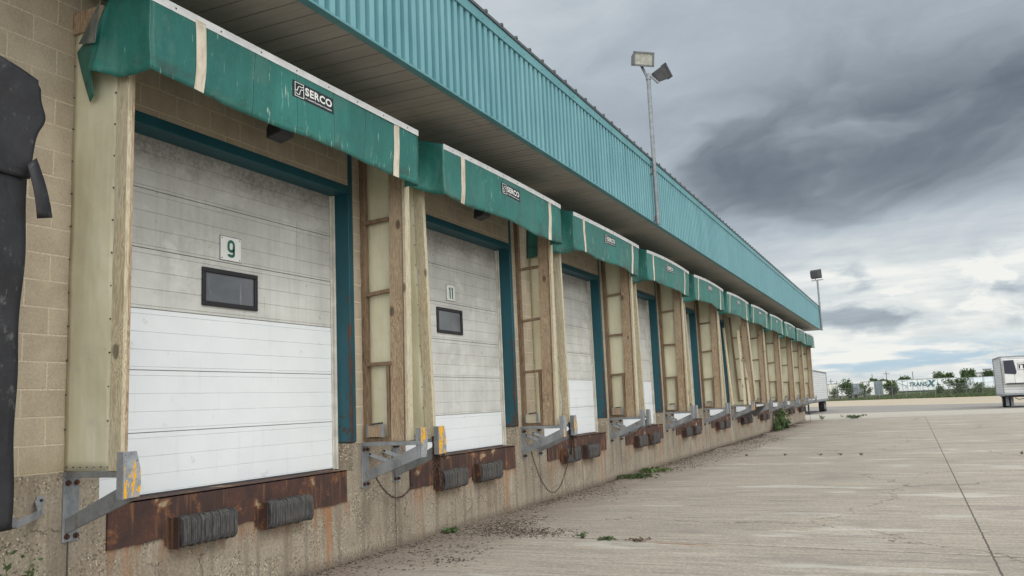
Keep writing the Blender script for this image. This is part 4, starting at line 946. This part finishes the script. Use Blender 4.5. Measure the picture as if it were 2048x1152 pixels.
def reefer(name, label, x0, x1, y0, y1, zg, zb, zt, ribs_right, logo=None, wheels=(), wheels_x=None):
    t = thing(name, label, 'trailer', ((x0+x1)/2, y0, zg), 'refrigerated trailers parked in the yard'); ox, oy, oz = (x0+x1)/2, y0, zg
    T = lambda mb: setattr(mb, 'v', [(v[0]-ox, v[1]-oy, v[2]-oz) for v in mb.v]) or mb
    b = MB().box(x0+.02, x1-.02, y0+.02, y1, zb, zt-.02, 0)
    T(b).build('trailer_body', M_rib, t)
    f = MB()
    for X in (x0, x1): f.box(X-.04, X+.04, y0-.03, y0+.16, zb-.05, zt); f.box(X-.03, X+.03, y0+.16, y1, zt-.10, zt+.01); f.box(X-.03, X+.03, y0+.16, y1, zb-.12, zb+.06)
    f.box(x0+.04, x1-.04, y0-.03, y0+.1, zt-.09, zt).box(x0+.04, x1-.04, y0-.03, y0+.02, zb-.05, zb+.12)
    for X in (x0, x1): f.box(X-.03, X+.03, y1-.12, y1+.02, zb-.04, zt-.0)
    T(f).build('body_trim', M_greym, t)
    H = zt-zb; W_ = x1-x0
    u = MB().box(x0+.13, x1-.13, y0-.42, y0-.03, zb+.28*H, zt-.09*H); uo = T(u).build('cooling_unit', M_twhite, t, bevel=.05)
    # dark corner grilles each side of the unit
    for s_, nm in ((0, 1), (1, 1)):
        xa = x0+.16 if s_ == 0 else x1-.16-.88; xb = xa+.88
        poly = [(xa, zb+.55*H), (xb-.08, zb+.52*H), (xb, zb+.58*H), (xb-.14, zt-.11*H), (xa, zt-.11*H)] if s_ == 0 else [(xb, zb+.55*H), (xa+.08, zb+.52*H), (xa, zb+.58*H), (xa+.14, zt-.11*H), (xb, zt-.11*H)]
        T(MB().prism(poly, 'y', y0-.45, y0-.40)).build('side_grille', M_navy, uo)
    d2 = MB().box(x0+.20, x1-.2, y0-.44, y0-.42, zb+.27*H, zb+.30*H).box(x0+.85, x0+.87, y0-.425, y0-.42, zb+.3*H, zb+.52*H)
    T(d2).build('unit_lip', M_dark, uo)
    if logo:
        vs, fs, asp = text_mesh(logo, 1, .03); L = MB(); lx = x0+1.22; lw = .58
        L.add([(lx+a*lw, y0-.425, zb+.66*H+b*.36) for a, b in vs], fs, 0)
        for q0, q1, r0, r1 in ((lx-.08, lx-.05, -.08, .44), (lx-.08, lx+lw+.08, .44, .47), (lx-.08, lx+lw+.08, -.11, -.08), (lx+lw+.05, lx+lw+.08, -.08, .44)): L.box(q0, q1, y0-.43, y0-.422, zb+.66*H+r0, zb+.66*H+r1)
        T(L).build('unit_logo', M_labelblack, uo)
    e = MB().box(x0+.25, x1-.25, y0+.3, y1-.2, zb-.22, zb-.13)
    T(e).build('chassis', M_dark, t)
    for X in (x0+.5, x1-.5):
        T(MB().box(X-.06, X+.06, y0+1.6, y0+1.75, zg+.05, zb-.12).box(X-.14, X+.14, y0+1.53, y0+1.83, zg, zg+.06)).build('landing_leg', M_dark, t)
    for (wy) in wheels:
        for sd__ in (-1, 1):
            wheel(t, (x1-ox-.02 if sd__ > 0 else x0-ox+.02), wy-oy, .5, .5, .55, sd__)
    return t, T
t, T = reefer('semi_trailer', 'white ribbed trailer parked just past the far end of the docks', -4.72, -2.12, 79.2, 95.4, -.33, .86, 3.62, True, None, (91.2, 92.5))
t, T = reefer('semi_trailer', 'white refrigerated trailer at the right picture edge with a boxed logo on its nose', 12.72, 15.32, 81.8, 89.0, -.33, .74, 3.90, False, 'IT', (84.4,))
T(MB().box(12.92, 13.5, 83.4, 83.43, -.20, .70)).build('mud_flap', M_greym, t)
T(MB().tube([(13.6, 83, .45), (13.9, 83.2, .3), (14.4, 83.1, .42), (14.9, 83, .33)], .05, 6)).build('hose', M_alu, t)

# ------------------------------------------------------------------ background trailers and containers
def far_box(name, label, x0, x1, zt, zb, m, y=250, dep=2.5, letters=None, group='trailers and containers beyond the fence', skew=0.0, legs=True):
    zg = -.7; t = thing(name, label, 'trailer' if 'trailer' in name else 'container', ((x0+x1)/2, y, zg), group); cx = (x0+x1)/2
    bx = MB(); a = skew
    bx.add([(x0-cx, 0, zb-zg), (x1-cx, 0, zb-zg+a), (x1-cx, dep, zb-zg+a), (x0-cx, dep, zb-zg), (x0-cx, 0, zt-zg), (x1-cx, 0, zt-zg+a), (x1-cx, dep, zt-zg+a), (x0-cx, dep, zt-zg)], [(0, 1, 5, 4), (1, 2, 6, 5), (2, 3, 7, 6), (3, 0, 4, 7), (4, 5, 6, 7), (0, 3, 2, 1)])
    bo = bx.build('body', m, t)
    tr = MB().box(x0-cx-.03, x1-cx+.03, -.04, .0, zt-zg-.12, zt-zg+.02).box(x0-cx-.03, x1-cx+.03, -.04, 0, zb-zg-.05, zb-zg+.10).box(x0-cx-.03, x0-cx+.10, -.04, 0, zb-zg+.10, zt-zg-.12).box(x1-cx-.10, x1-cx+.03, -.04, 0, zb-zg+.10, zt-zg-.12)
    tr.build('body_trim', M_greym, t)
    if legs:
        ch = MB().box(x0-cx+.3, x1-cx-.3, .6, dep-.6, zb-zg-.3, zb-zg-.05)
        ch.build('chassis', M_dark, t)
        for xx in (x1-cx-1.6, x1-cx-3.0):
            if x1-x0 > 6: MB().tube([(xx, -.0, .5), (xx, .4, .5)], .5, 14).build('wheel', M_tyre, t)
        MB().box(x0-cx+1.2, x0-cx+1.4, .2, .4, 0, zb-zg-.05).build('landing_leg', M_dark, t)
    return t, cx, zg
M_tx = mat('trailer_pale_side', rib_fn((.80, .84, .86), 1.2, .5, True)); M_tgrey = mat('trailer_bluegrey', rib_fn((.30, .33, .38), 1.0, .5, True))
M_cont = mat('container_cream', rib_fn((.76, .75, .68), .9, .6, True)); M_cwhite = mat('container_white', rib_fn((.80, .81, .80), 1.3, .6, True)); M_cblue = mat('container_bluegrey', rib_fn((.20, .27, .31), .5, .6, True))
M_txl = mat('logo_teal_grey', simple((.06, .15, .18), .6)); M_txd = mat('logo_stripe', simple((.16, .18, .26), .6))
t, cx, zg = far_box('box_trailer', 'long pale trailer lettered TRANSX beyond the fence', 2.4, 16.7, 3.86, .85, M_tx)
vs, fs, asp = text_mesh('TRANS', 1, .03); L = MB(); L.add([(5.3-cx+a*4.3+b*.12, -.06, 1.95-zg+b*1.15) for a, b in vs], fs)
vs, fs, asp = text_mesh('X', 1, .07); L.add([(9.4-cx+a*2.0+b*.5, -.07, 1.75-zg+b*1.75) for a, b in vs], fs)
L.build('logo_lettering', M_txl, t)
MB().add([(2.9-cx, -.06, 3.0-zg), (3.1-cx, -.06, 3.1-zg), (4.9-cx, -.06, 1.6-zg), (4.7-cx, -.06, 1.55-zg)], [(0, 1, 2, 3)]) 
MB().bar((2.9-cx, -.07, 3.0-zg), (4.6-cx, -.07, 2.3-zg), .03, .12).bar((4.6-cx, -.07, 2.3-zg), (4.9-cx, -.07, 1.6-zg), .03, .10).bar((3.5-cx, -.07, 3.45-zg), (4.6-cx, -.07, 3.47-zg), .03, .1).build('side_stripe', M_txd, t)
far_box('box_trailer', 'long plain white trailer right of the lettered one beyond the fence', 17.0, 31.5, 3.74, .75, mat('trailer_plain_white', rib_fn((.80, .86, .92), 2.4, .5, True)), y=252)
t, cx, zg = far_box('box_trailer', 'blue-grey trailer behind the fence, left of the white container', -13.2, -6.4, 3.40, .55, M_tgrey, y=251)
MB().bar((-9.6-cx, -.06, 2.1-zg), (-7.6-cx, -.06, 2.1-zg), .04, .45).bar((-8.0-cx, -.07, 1.6-zg), (-8.0-cx, -.07, 2.9-zg), .04, .35).build('dark_marking', M_txd, t)
far_box('shipping_container', 'cream container farthest left beyond the fence, beside the ribbed trailer', -15.3, -12.3, 3.62, .35, M_cont, y=248, legs=False)
far_box('shipping_container', 'low white container second from the left beyond the fence', -12.1, -9.2, 2.75, .30, M_cwhite, y=247, legs=False)
far_box('shipping_container', 'white container end with a tree in front, right of the blue-grey trailer', -6.3, -2.95, 3.80, .2, M_cwhite, y=248, legs=False)
far_box('shipping_container', 'narrow dark blue-grey container between two white ones', -2.9, -1.15, 3.75, .2, M_cblue, y=249, legs=False)
far_box('shipping_container', 'cream container left of the lettered trailer, door bars showing', -1.1, 1.6, 3.80, .2, M_cont, y=248, legs=False)
bd = thing('distant_building', 'small white building showing above the plain white trailer', 'building', (26, 300, -.9))
MB().box(-2.2, .6, 0, 6, 0, 6.1).box(.7, 2.5, 1, 6, 0, 7.1).build('wall', M_cwhite, bd); MB().box(-2.4, .65, -.2, 6.2, 6.1, 6.4).box(.6, 2.7, .8, 6.2, 7.1, 7.4).build('roof', M_greym, bd)
for i in range(3): MB().box(-1.8+i*.8, -1.4+i*.8, -.05, 0, 4.8, 5.4).build('window', M_dark, bd)

# ------------------------------------------------------------------ chain link fence
fx0, fx1 = -34, 60
fe = thing('chain_link_fence', 'long grey chain link fence in front of the far trailers', 'fence', (0, fence_y(0), -.33))
x = fx0
while x <= fx1:
    y = fence_y(x)-fence_y(0); zz = prof(fence_y(x))+.33
    MB().tube([(x, y, zz), (x, y, zz+2.5)], .035, 6).build('fence_post', M_greym, fe); x += 2.43
MB().tube([(fx0, fence_y(fx0)-fence_y(0), 2.42), (fx1, fence_y(fx1)-fence_y(0), 2.42)], .022, 6).build('top_rail', M_greym, fe)
def mesh_fn(n):
    p = n.pos(); x, y, z = n.sep(p); L_ = n.m('MULTIPLY', x, 1.28); a = n.m('FRACT', n.m('DIVIDE', n.m('ADD', L_, z), .07)); b = n.m('FRACT', n.m('DIVIDE', n.m('SUBTRACT', L_, z), .07))
    w = n.m('MAXIMUM', n.m('LESS_THAN', a, .06), n.m('LESS_THAN', b, .06))
    return {'Base Color': (.25, .26, .27), 'Roughness': .6, 'Alpha': w}
MB().grid(lambda u, v: (fx0+(fx1-fx0)*u, fence_y(fx0+(fx1-fx0)*u)-fence_y(0)+.04, .03+v*2.38), 30, 1).build('wire_mesh', mat('chain_link', mesh_fn), fe)
MB().grid(lambda u, v: (fx0+(fx1-fx0)*u, fence_y(fx0+(fx1-fx0)*u)-fence_y(0)+.046, .03+v*2.38), 30, 1) 

# ------------------------------------------------------------------ utility poles far away
M_pole = mat('pole_wood', simple((.09, .08, .075), .9))
for i, (x, h, xa) in enumerate([(-25.7, 8.1, 1), (-23.3, 7.1, 1), (-8.9, 9.3, 0), (-3.3, 10.2, 1), (6.9, 9.5, 0)]):
    t = thing('utility_pole', ['thin utility pole farthest left above the containers', 'shorter utility pole just right of the leftmost one', 'utility pole rising behind the trees over the white container', 'tallest utility pole, between the containers and the lettered trailer', 'utility pole above the lettered trailer'][i], 'utility pole', (x, 400, -1.1), 'utility poles on the horizon')
    MB().tube([(0, 0, 0), (0, 0, h)], [.2, .14], 6).build('pole', M_pole, t)
    if xa: MB().box(-1.3, 1.3, -.08, .08, h-1.2, h-1.0).build('crossarm', M_pole, t)

# ------------------------------------------------------------------ vegetation
def leaf_fn(a, b):
    def f(n):
        p = n.pos(); q = n.noise(p, 1.7, 4, .6); c = n.mix(n.mr(q, .35, .68, 0, 1), a, b)
        def sh(bs):
            tr = n.node('ShaderNodeBsdfTranslucent'); n.put(tr.inputs[0], c); mm = n.node('ShaderNodeMixShader'); mm.inputs[0].default_value = .25
            n.nt.links.new(bs, mm.inputs[1]); n.nt.links.new(tr.outputs[0], mm.inputs[2]); return mm.outputs[0]
        return {'Base Color': c, 'Roughness': .6, 'shader': sh}
    return f
M_leaf = mat('tree_leaves', leaf_fn((.035, .070, .020), (.105, .155, .05)))
M_leaf2 = mat('weed_leaves', leaf_fn((.05, .10, .022), (.13, .20, .06)))
M_leaf3 = mat('dark_weed_leaves', leaf_fn((.045, .085, .028), (.10, .15, .055)))
M_bark = mat('bark', simple((.10, .08, .06), .9))
M_dry = mat('dry_stalk', simple((.13, .09, .055), .9, 0, .4, 20))
M_grass = mat('tall_grass', leaf_fn((.055, .095, .025), (.15, .19, .07)))
def leafq(mb, c, s, rnd, up=0.3, mi=0):
    d1 = Vector((rnd.gauss(0, 1), rnd.gauss(0, 1), rnd.gauss(0, 1)+up)).normalized(); d2 = d1.cross(Vector((rnd.gauss(0, 1), rnd.gauss(0, 1), rnd.gauss(0, 1)))).normalized()
    c = Vector(c); mb.add([c-d1*s, c+d2*s*.45, c+d1*s, c-d2*s*.45], [(0, 1, 2, 3)], mi)
def tree(label, x, y, h, w, seed, dens=1.0, ls=.16, low=.25, group='young trees along the fence'):
    w *= .9; h *= .96
    rnd = random.Random(seed); zg = prof(y)
    t = thing('young_tree', label, 'tree', (x, y, zg), group)
    tr = MB(); lf = MB(); tr.tube([(0, 0, 0), (w*.03, 0, h*.35), (-w*.02, 0, h*.62)], [h*.022, h*.016, h*.008], 6)
    nb = int(9+h*1.4); 
    for i in range(nb):
        f = i/nb; z0 = h*(low*.6+.5*f*.9); a = rnd.uniform(0, 6.28); r_ = w*.5*(.45+.65*math.sin(math.pi*min(1, .2+f*.75)))*rnd.uniform(.6, 1.15)
        tip = Vector((math.cos(a)*r_, math.sin(a)*r_, min(h*rnd.uniform(.93, 1.02), z0+h*rnd.uniform(.18, .45)))); base = Vector((0, 0, z0))
        mid = base.lerp(tip, .5)+Vector((0, 0, -.03*h))
        tr.tube([base, mid, tip], [h*.008, h*.005, h*.002], 4)
        for j in range(int(52*dens)):
            q = rnd.uniform(.35, 1.08); c = base.lerp(tip, q); s = h*.055*(1.6-q*.7)
            leafq(lf, (c.x+rnd.gauss(0, s), c.y+rnd.gauss(0, s), c.z+rnd.gauss(0, s*1.1)), ls*rnd.uniform(.6, 1.3), rnd)
    lf.build('crown', M_leaf, t); tr.build('trunk', M_bark, t)
tree('young leafy tree in front of the blue-grey trailer, leftmost bushy one by the fence', -6.8, 196, 4.7, 3.3, 1, 1.4, .22)
tree('thin sparse sapling in front of the leftmost cream container', -9.3, 197, 3.2, 1.9, 2, .5, .18)
tree('sapling in front of the white container end', -2.7, 192, 3.6, 2.6, 3, .9, .2)
tree('full round tree at the left end of the lettered trailer', 2.2, 188, 3.95, 3.0, 4, 1.9, .22)
tree('small sapling below the lettering near the fence', 10.6, 180, 2.6, 1.7, 5, .9, .17)
tree('broad leafy tree between the lettered and the plain white trailer', 13.3, 177, 3.9, 3.6, 6, 1.3, .2)
tree('slim tall tree right of the broad one by the fence', 14.9, 176, 4.4, 1.8, 61, .7, .18)
tree('sapling in front of the plain white trailer', 17.0, 174, 2.9, 2.0, 7, 1.0, .17)
tree('rightmost small sapling at the fence beside the refrigerated trailer', 20.0, 172, 2.4, 1.3, 8, .8, .16)
for i, (x, h, w, lb) in enumerate([(-3.9, 5.9, 5.4, 'dark trees rising behind the white container'), (4.3, 6.0, 2.9, 'low rounded tree behind the left part of the lettered trailer'), (14.0, 7.1, 3.8, 'loose tall tree behind the right end of the lettered trailer'), (16.9, 6.5, 2.2, 'narrow tree between the two trees behind the trailers'), (22.0, 7.4, 4.4, 'largest dark tree behind the plain white trailer'), (27.6, 6.7, 2.2, 'tree right of the small white building behind the trailer')]):
    tree(lb, x, 300, h, w, 20+i, 2.0 if i != 2 else 1.1, .34, .5, 'trees behind the trailers')
# grass and shrubs mass along the fence
rnd = random.Random(5); gb = MB()
for i in range(26000):
    x = rnd.uniform(-26, 42); off = rnd.random()**1.2*9; y = fence_y(x)+off-1.0; z = prof(y); hgt = (.35+1.0*min(1, max(0, (x+6)/22)))*(.25+off/6)*rnd.uniform(.5, 1.1)*.9; hgt = min(hgt, 1.9)
    a = rnd.uniform(0, 6.28); w_ = rnd.uniform(.05, .13); dx_, dy_ = math.cos(a)*w_, math.sin(a)*w_; lx, ly = rnd.gauss(0, .12), rnd.gauss(0, .12)
    gb.add([(x-dx_, y-dy_, z), (x+dx_, y+dy_, z), (x+lx, y+ly, z+hgt)], [(0, 1, 2)])
    if i % 3 == 0: leafq(gb, (x+lx, y+ly, z+hgt*rnd.uniform(.4, 1)), rnd.uniform(.1, .2), rnd)
tag(gb.build('tall_grass', M_grass), 'green tall grass and low scrub along the foot of the fence', 'grass', kind='stuff')

# weeds
def weed(name, label, x, y, r, h, nst, seed, m=M_leaf2, ls=.03, flat=False, cat='weed', group='weeds in the yard'):
    rnd = random.Random(seed); t = thing(name, label, cat, (x, y, .01), group); st = MB(); lf = MB()
    for i in range(nst):
        a = rnd.uniform(0, 6.28); q = r*rnd.uniform(.2, 1); hh = h*rnd.uniform(.4, 1)
        p0 = Vector((rnd.gauss(0, r*.12), rnd.gauss(0, r*.12), 0)); p2 = Vector((math.cos(a)*q, math.sin(a)*q, hh*(.35 if flat else 1))); p1 = p0.lerp(p2, .5)+Vector((0, 0, hh*.35))
        st.tube([p0, p1, p2], [.003, .0025, .0015], 4)
        for j in range(9):
            f = rnd.uniform(.15, 1.05); c = p0.lerp(p1, f*2) if f < .5 else p1.lerp(p2, f*2-1); leafq(lf, c+Vector((rnd.gauss(0, .01), rnd.gauss(0, .01), rnd.gauss(0, .008))), ls*rnd.uniform(.5, 1.2), rnd)
    lf.build('leaves', m, t); st.build('stems', M_dry, t); return t
weed('weed', 'small green weed tuft growing in the slab joint, left one of a pair', 2.02, 10.07, .085, .055, 9, 1, M_leaf3, .020)
weed('weed', 'larger sprawling green weed in the slab joint, right one of a pair', 2.36, 10.0, .15, .05, 15, 2, M_leaf3, .022, True)
weed('weed', 'dry weed sprig in the slab joint right of the green pair', 2.75, 9.97, .2, .05, 9, 3, M_dry, .02, True)
weed('weed', 'flat broad-leaved weed at the wall foot below door 11', .12, 10.25, .14, .07, 10, 4, M_leaf3, .045, True)
weed('weed', 'sprawling half-dry weed at the wall foot below the third shelter', .35, 17.9, .55, .12, 40, 5, M_leaf3, .05, True)
weed('weed', 'pale green sprig at the wall foot just past the sprawling dry weed', .35, 19.2, .5, .18, 24, 6, M_leaf2, .05, True)
for i, (x, y, lb) in enumerate([(1.6, 24.1, 'tiny weed in the far slab joint nearest the wall'), (2.6, 24.0, 'tiny weed in the far slab joint, second from the wall'), (3.5, 23.9, 'tiny weed in the far slab joint, third from the wall'), (4.5, 23.8, 'tiny weed in the far slab joint, left of the long joint'), (8.0, 23.35, 'tiny weed in the far slab joint at the right'), (4.0, 23.85, 'dark tiny weed at the middle of the far slab joint')]):
    weed('weed', lb, x, y, .08, .05, 5, 30+i, M_leaf3, .018)
weed('weed', 'grassy weeds at the far slab edge just right of the building end', 2.6, 54.3, .8, .22, 34, 50, M_leaf3, .06)
weed('weed', 'thin weed sprigs at the far slab edge beside the last dock', .9, 53.8, .3, .35, 10, 51, M_leaf3, .05)
# climbing vine
rnd = random.Random(9); t = thing('vine', 'bushy green vine growing up the dock wall below the eighth and ninth shelters', 'vine', (.05, 41.3, 0)); lf = MB(); st = MB()
for i in range(22):
    y0 = rnd.uniform(-1.7, 2.0); hh = rnd.uniform(.35, 1.05)*(1.0 if abs(y0) < 1.4 else .6); p = [Vector((.05, y0, 0)), Vector((.12, y0+rnd.gauss(0, .2), hh*.5)), Vector((.08+rnd.uniform(0, .25), y0+rnd.gauss(0, .3), hh))]
    st.tube(p, [.01, .008, .004], 4)
    for j in range(46):
        f = rnd.random()*2; c = p[0].lerp(p[1], f) if f < 1 else p[1].lerp(p[2], f-1); leafq(lf, c+Vector((abs(rnd.gauss(.05, .1)), rnd.gauss(0, .13), rnd.gauss(0, .07))), rnd.uniform(.05, .11), rnd)
lf.build('leaves', M_leaf3, t); st.build('stems', M_bark, t)
# near weed at lower left, arching stems
rnd = random.Random(3); t = thing('weed', 'tall arching green weed at the lower left corner by the dock wall', 'weed', (.18, 3.93, 0), 'weeds in the yard'); lf = MB(); st = MB()
for i in range(10):
    a = rnd.uniform(-1.2, 1.2); y0 = rnd.uniform(-.1, .15); hh = rnd.uniform(.55, .86); dirv = rnd.choice([-1, 1, 1])
    p = [Vector((0, y0, 0))]; 
    for s_ in range(1, 9):
        f = s_/8; p.append(Vector((.02+.03*math.sin(a+f*3), y0+dirv*.14*f*f+.02*math.sin(f*6+a), hh*(f if f < .75 else .75+.25*math.sin((f-.75)*6)-.35*max(0, f-.85)))))
    st.tube(p, [.006-.0005*j for j in range(9)], 5)
    for j in range(16):
        f = rnd.uniform(.2, 1)*8; b_ = int(min(f, 7)); c = p[b_].lerp(p[b_+1], f-b_ if f < 8 else 1); leafq(lf, c+Vector((rnd.gauss(0, .015), rnd.gauss(0, .02), rnd.gauss(0, .015))), rnd.uniform(.012, .035), rnd)
for j in range(150): leafq(lf, (rnd.gauss(0, .05), rnd.gauss(0, .10), abs(rnd.gauss(.45, .16))), rnd.uniform(.02, .05), rnd)
lf.build('leaves', M_leaf3, t); st.build('stems', M_leaf2, t)
# leaf litter and crumbs along the wall foot
rnd = random.Random(11); lb = MB()
def crumb(x, y, s):
    a = rnd.uniform(0, 6.28); s2 = s*rnd.uniform(.25, .8); ca, sa = math.cos(a), math.sin(a); h = s*rnd.uniform(.2, .5)
    lb.add([(x-ca*s, y-sa*s, .006), (x+sa*s2, y-ca*s2, .007), (x+ca*s, y+sa*s, .009), (x-sa*s2, y+ca*s2, .007), (x, y, .006+h)], [(0, 1, 4), (1, 2, 4), (2, 3, 4), (3, 0, 4)])
for i in range(14000):
    y = 4+rnd.random()**1.5*46; x = .02+abs(rnd.gauss(0, .22+.1*math.sin(y*1.3)+.12*math.sin(y*.6+1)))
    crumb(x, y, rnd.uniform(.004, .010)*(1+1.4*rnd.random()**5)*(1+y/30)*1.15)
for cx_, cy_, sx_, sy_, n_ in ((1.1, 10.4, .35, .22, 1300), (.55, 10.9, .25, .5, 1200), (.75, 9.0, .3, .3, 380), (1.1, 8.4, .18, .12, 160), (.6, 8.0, .3, .3, 200), (.6, 14.8, .3, .7, 400), (.9, 27, .3, 2.0, 500), (1.0, 32, .35, 2.2, 500), (.7, 21, .3, 1.5, 400)):
    for i in range(n_): crumb(abs(rnd.gauss(cx_, sx_)), rnd.gauss(cy_, sy_), rnd.uniform(.006, .017)*(1+.8*rnd.random()**3)*(1+cy_/40))
tag(lb.build('leaf_litter', mat('dry_litter', simple((.062, .046, .034), .9, 0, .5, 30))), 'dark crumbs of leaf litter and soil strewn along the wall foot', 'litter', kind='stuff')

# ------------------------------------------------------------------ render settings
S.render.engine = 'CYCLES'
S.cycles.max_bounces = 6; S.cycles.transparent_max_bounces = 12
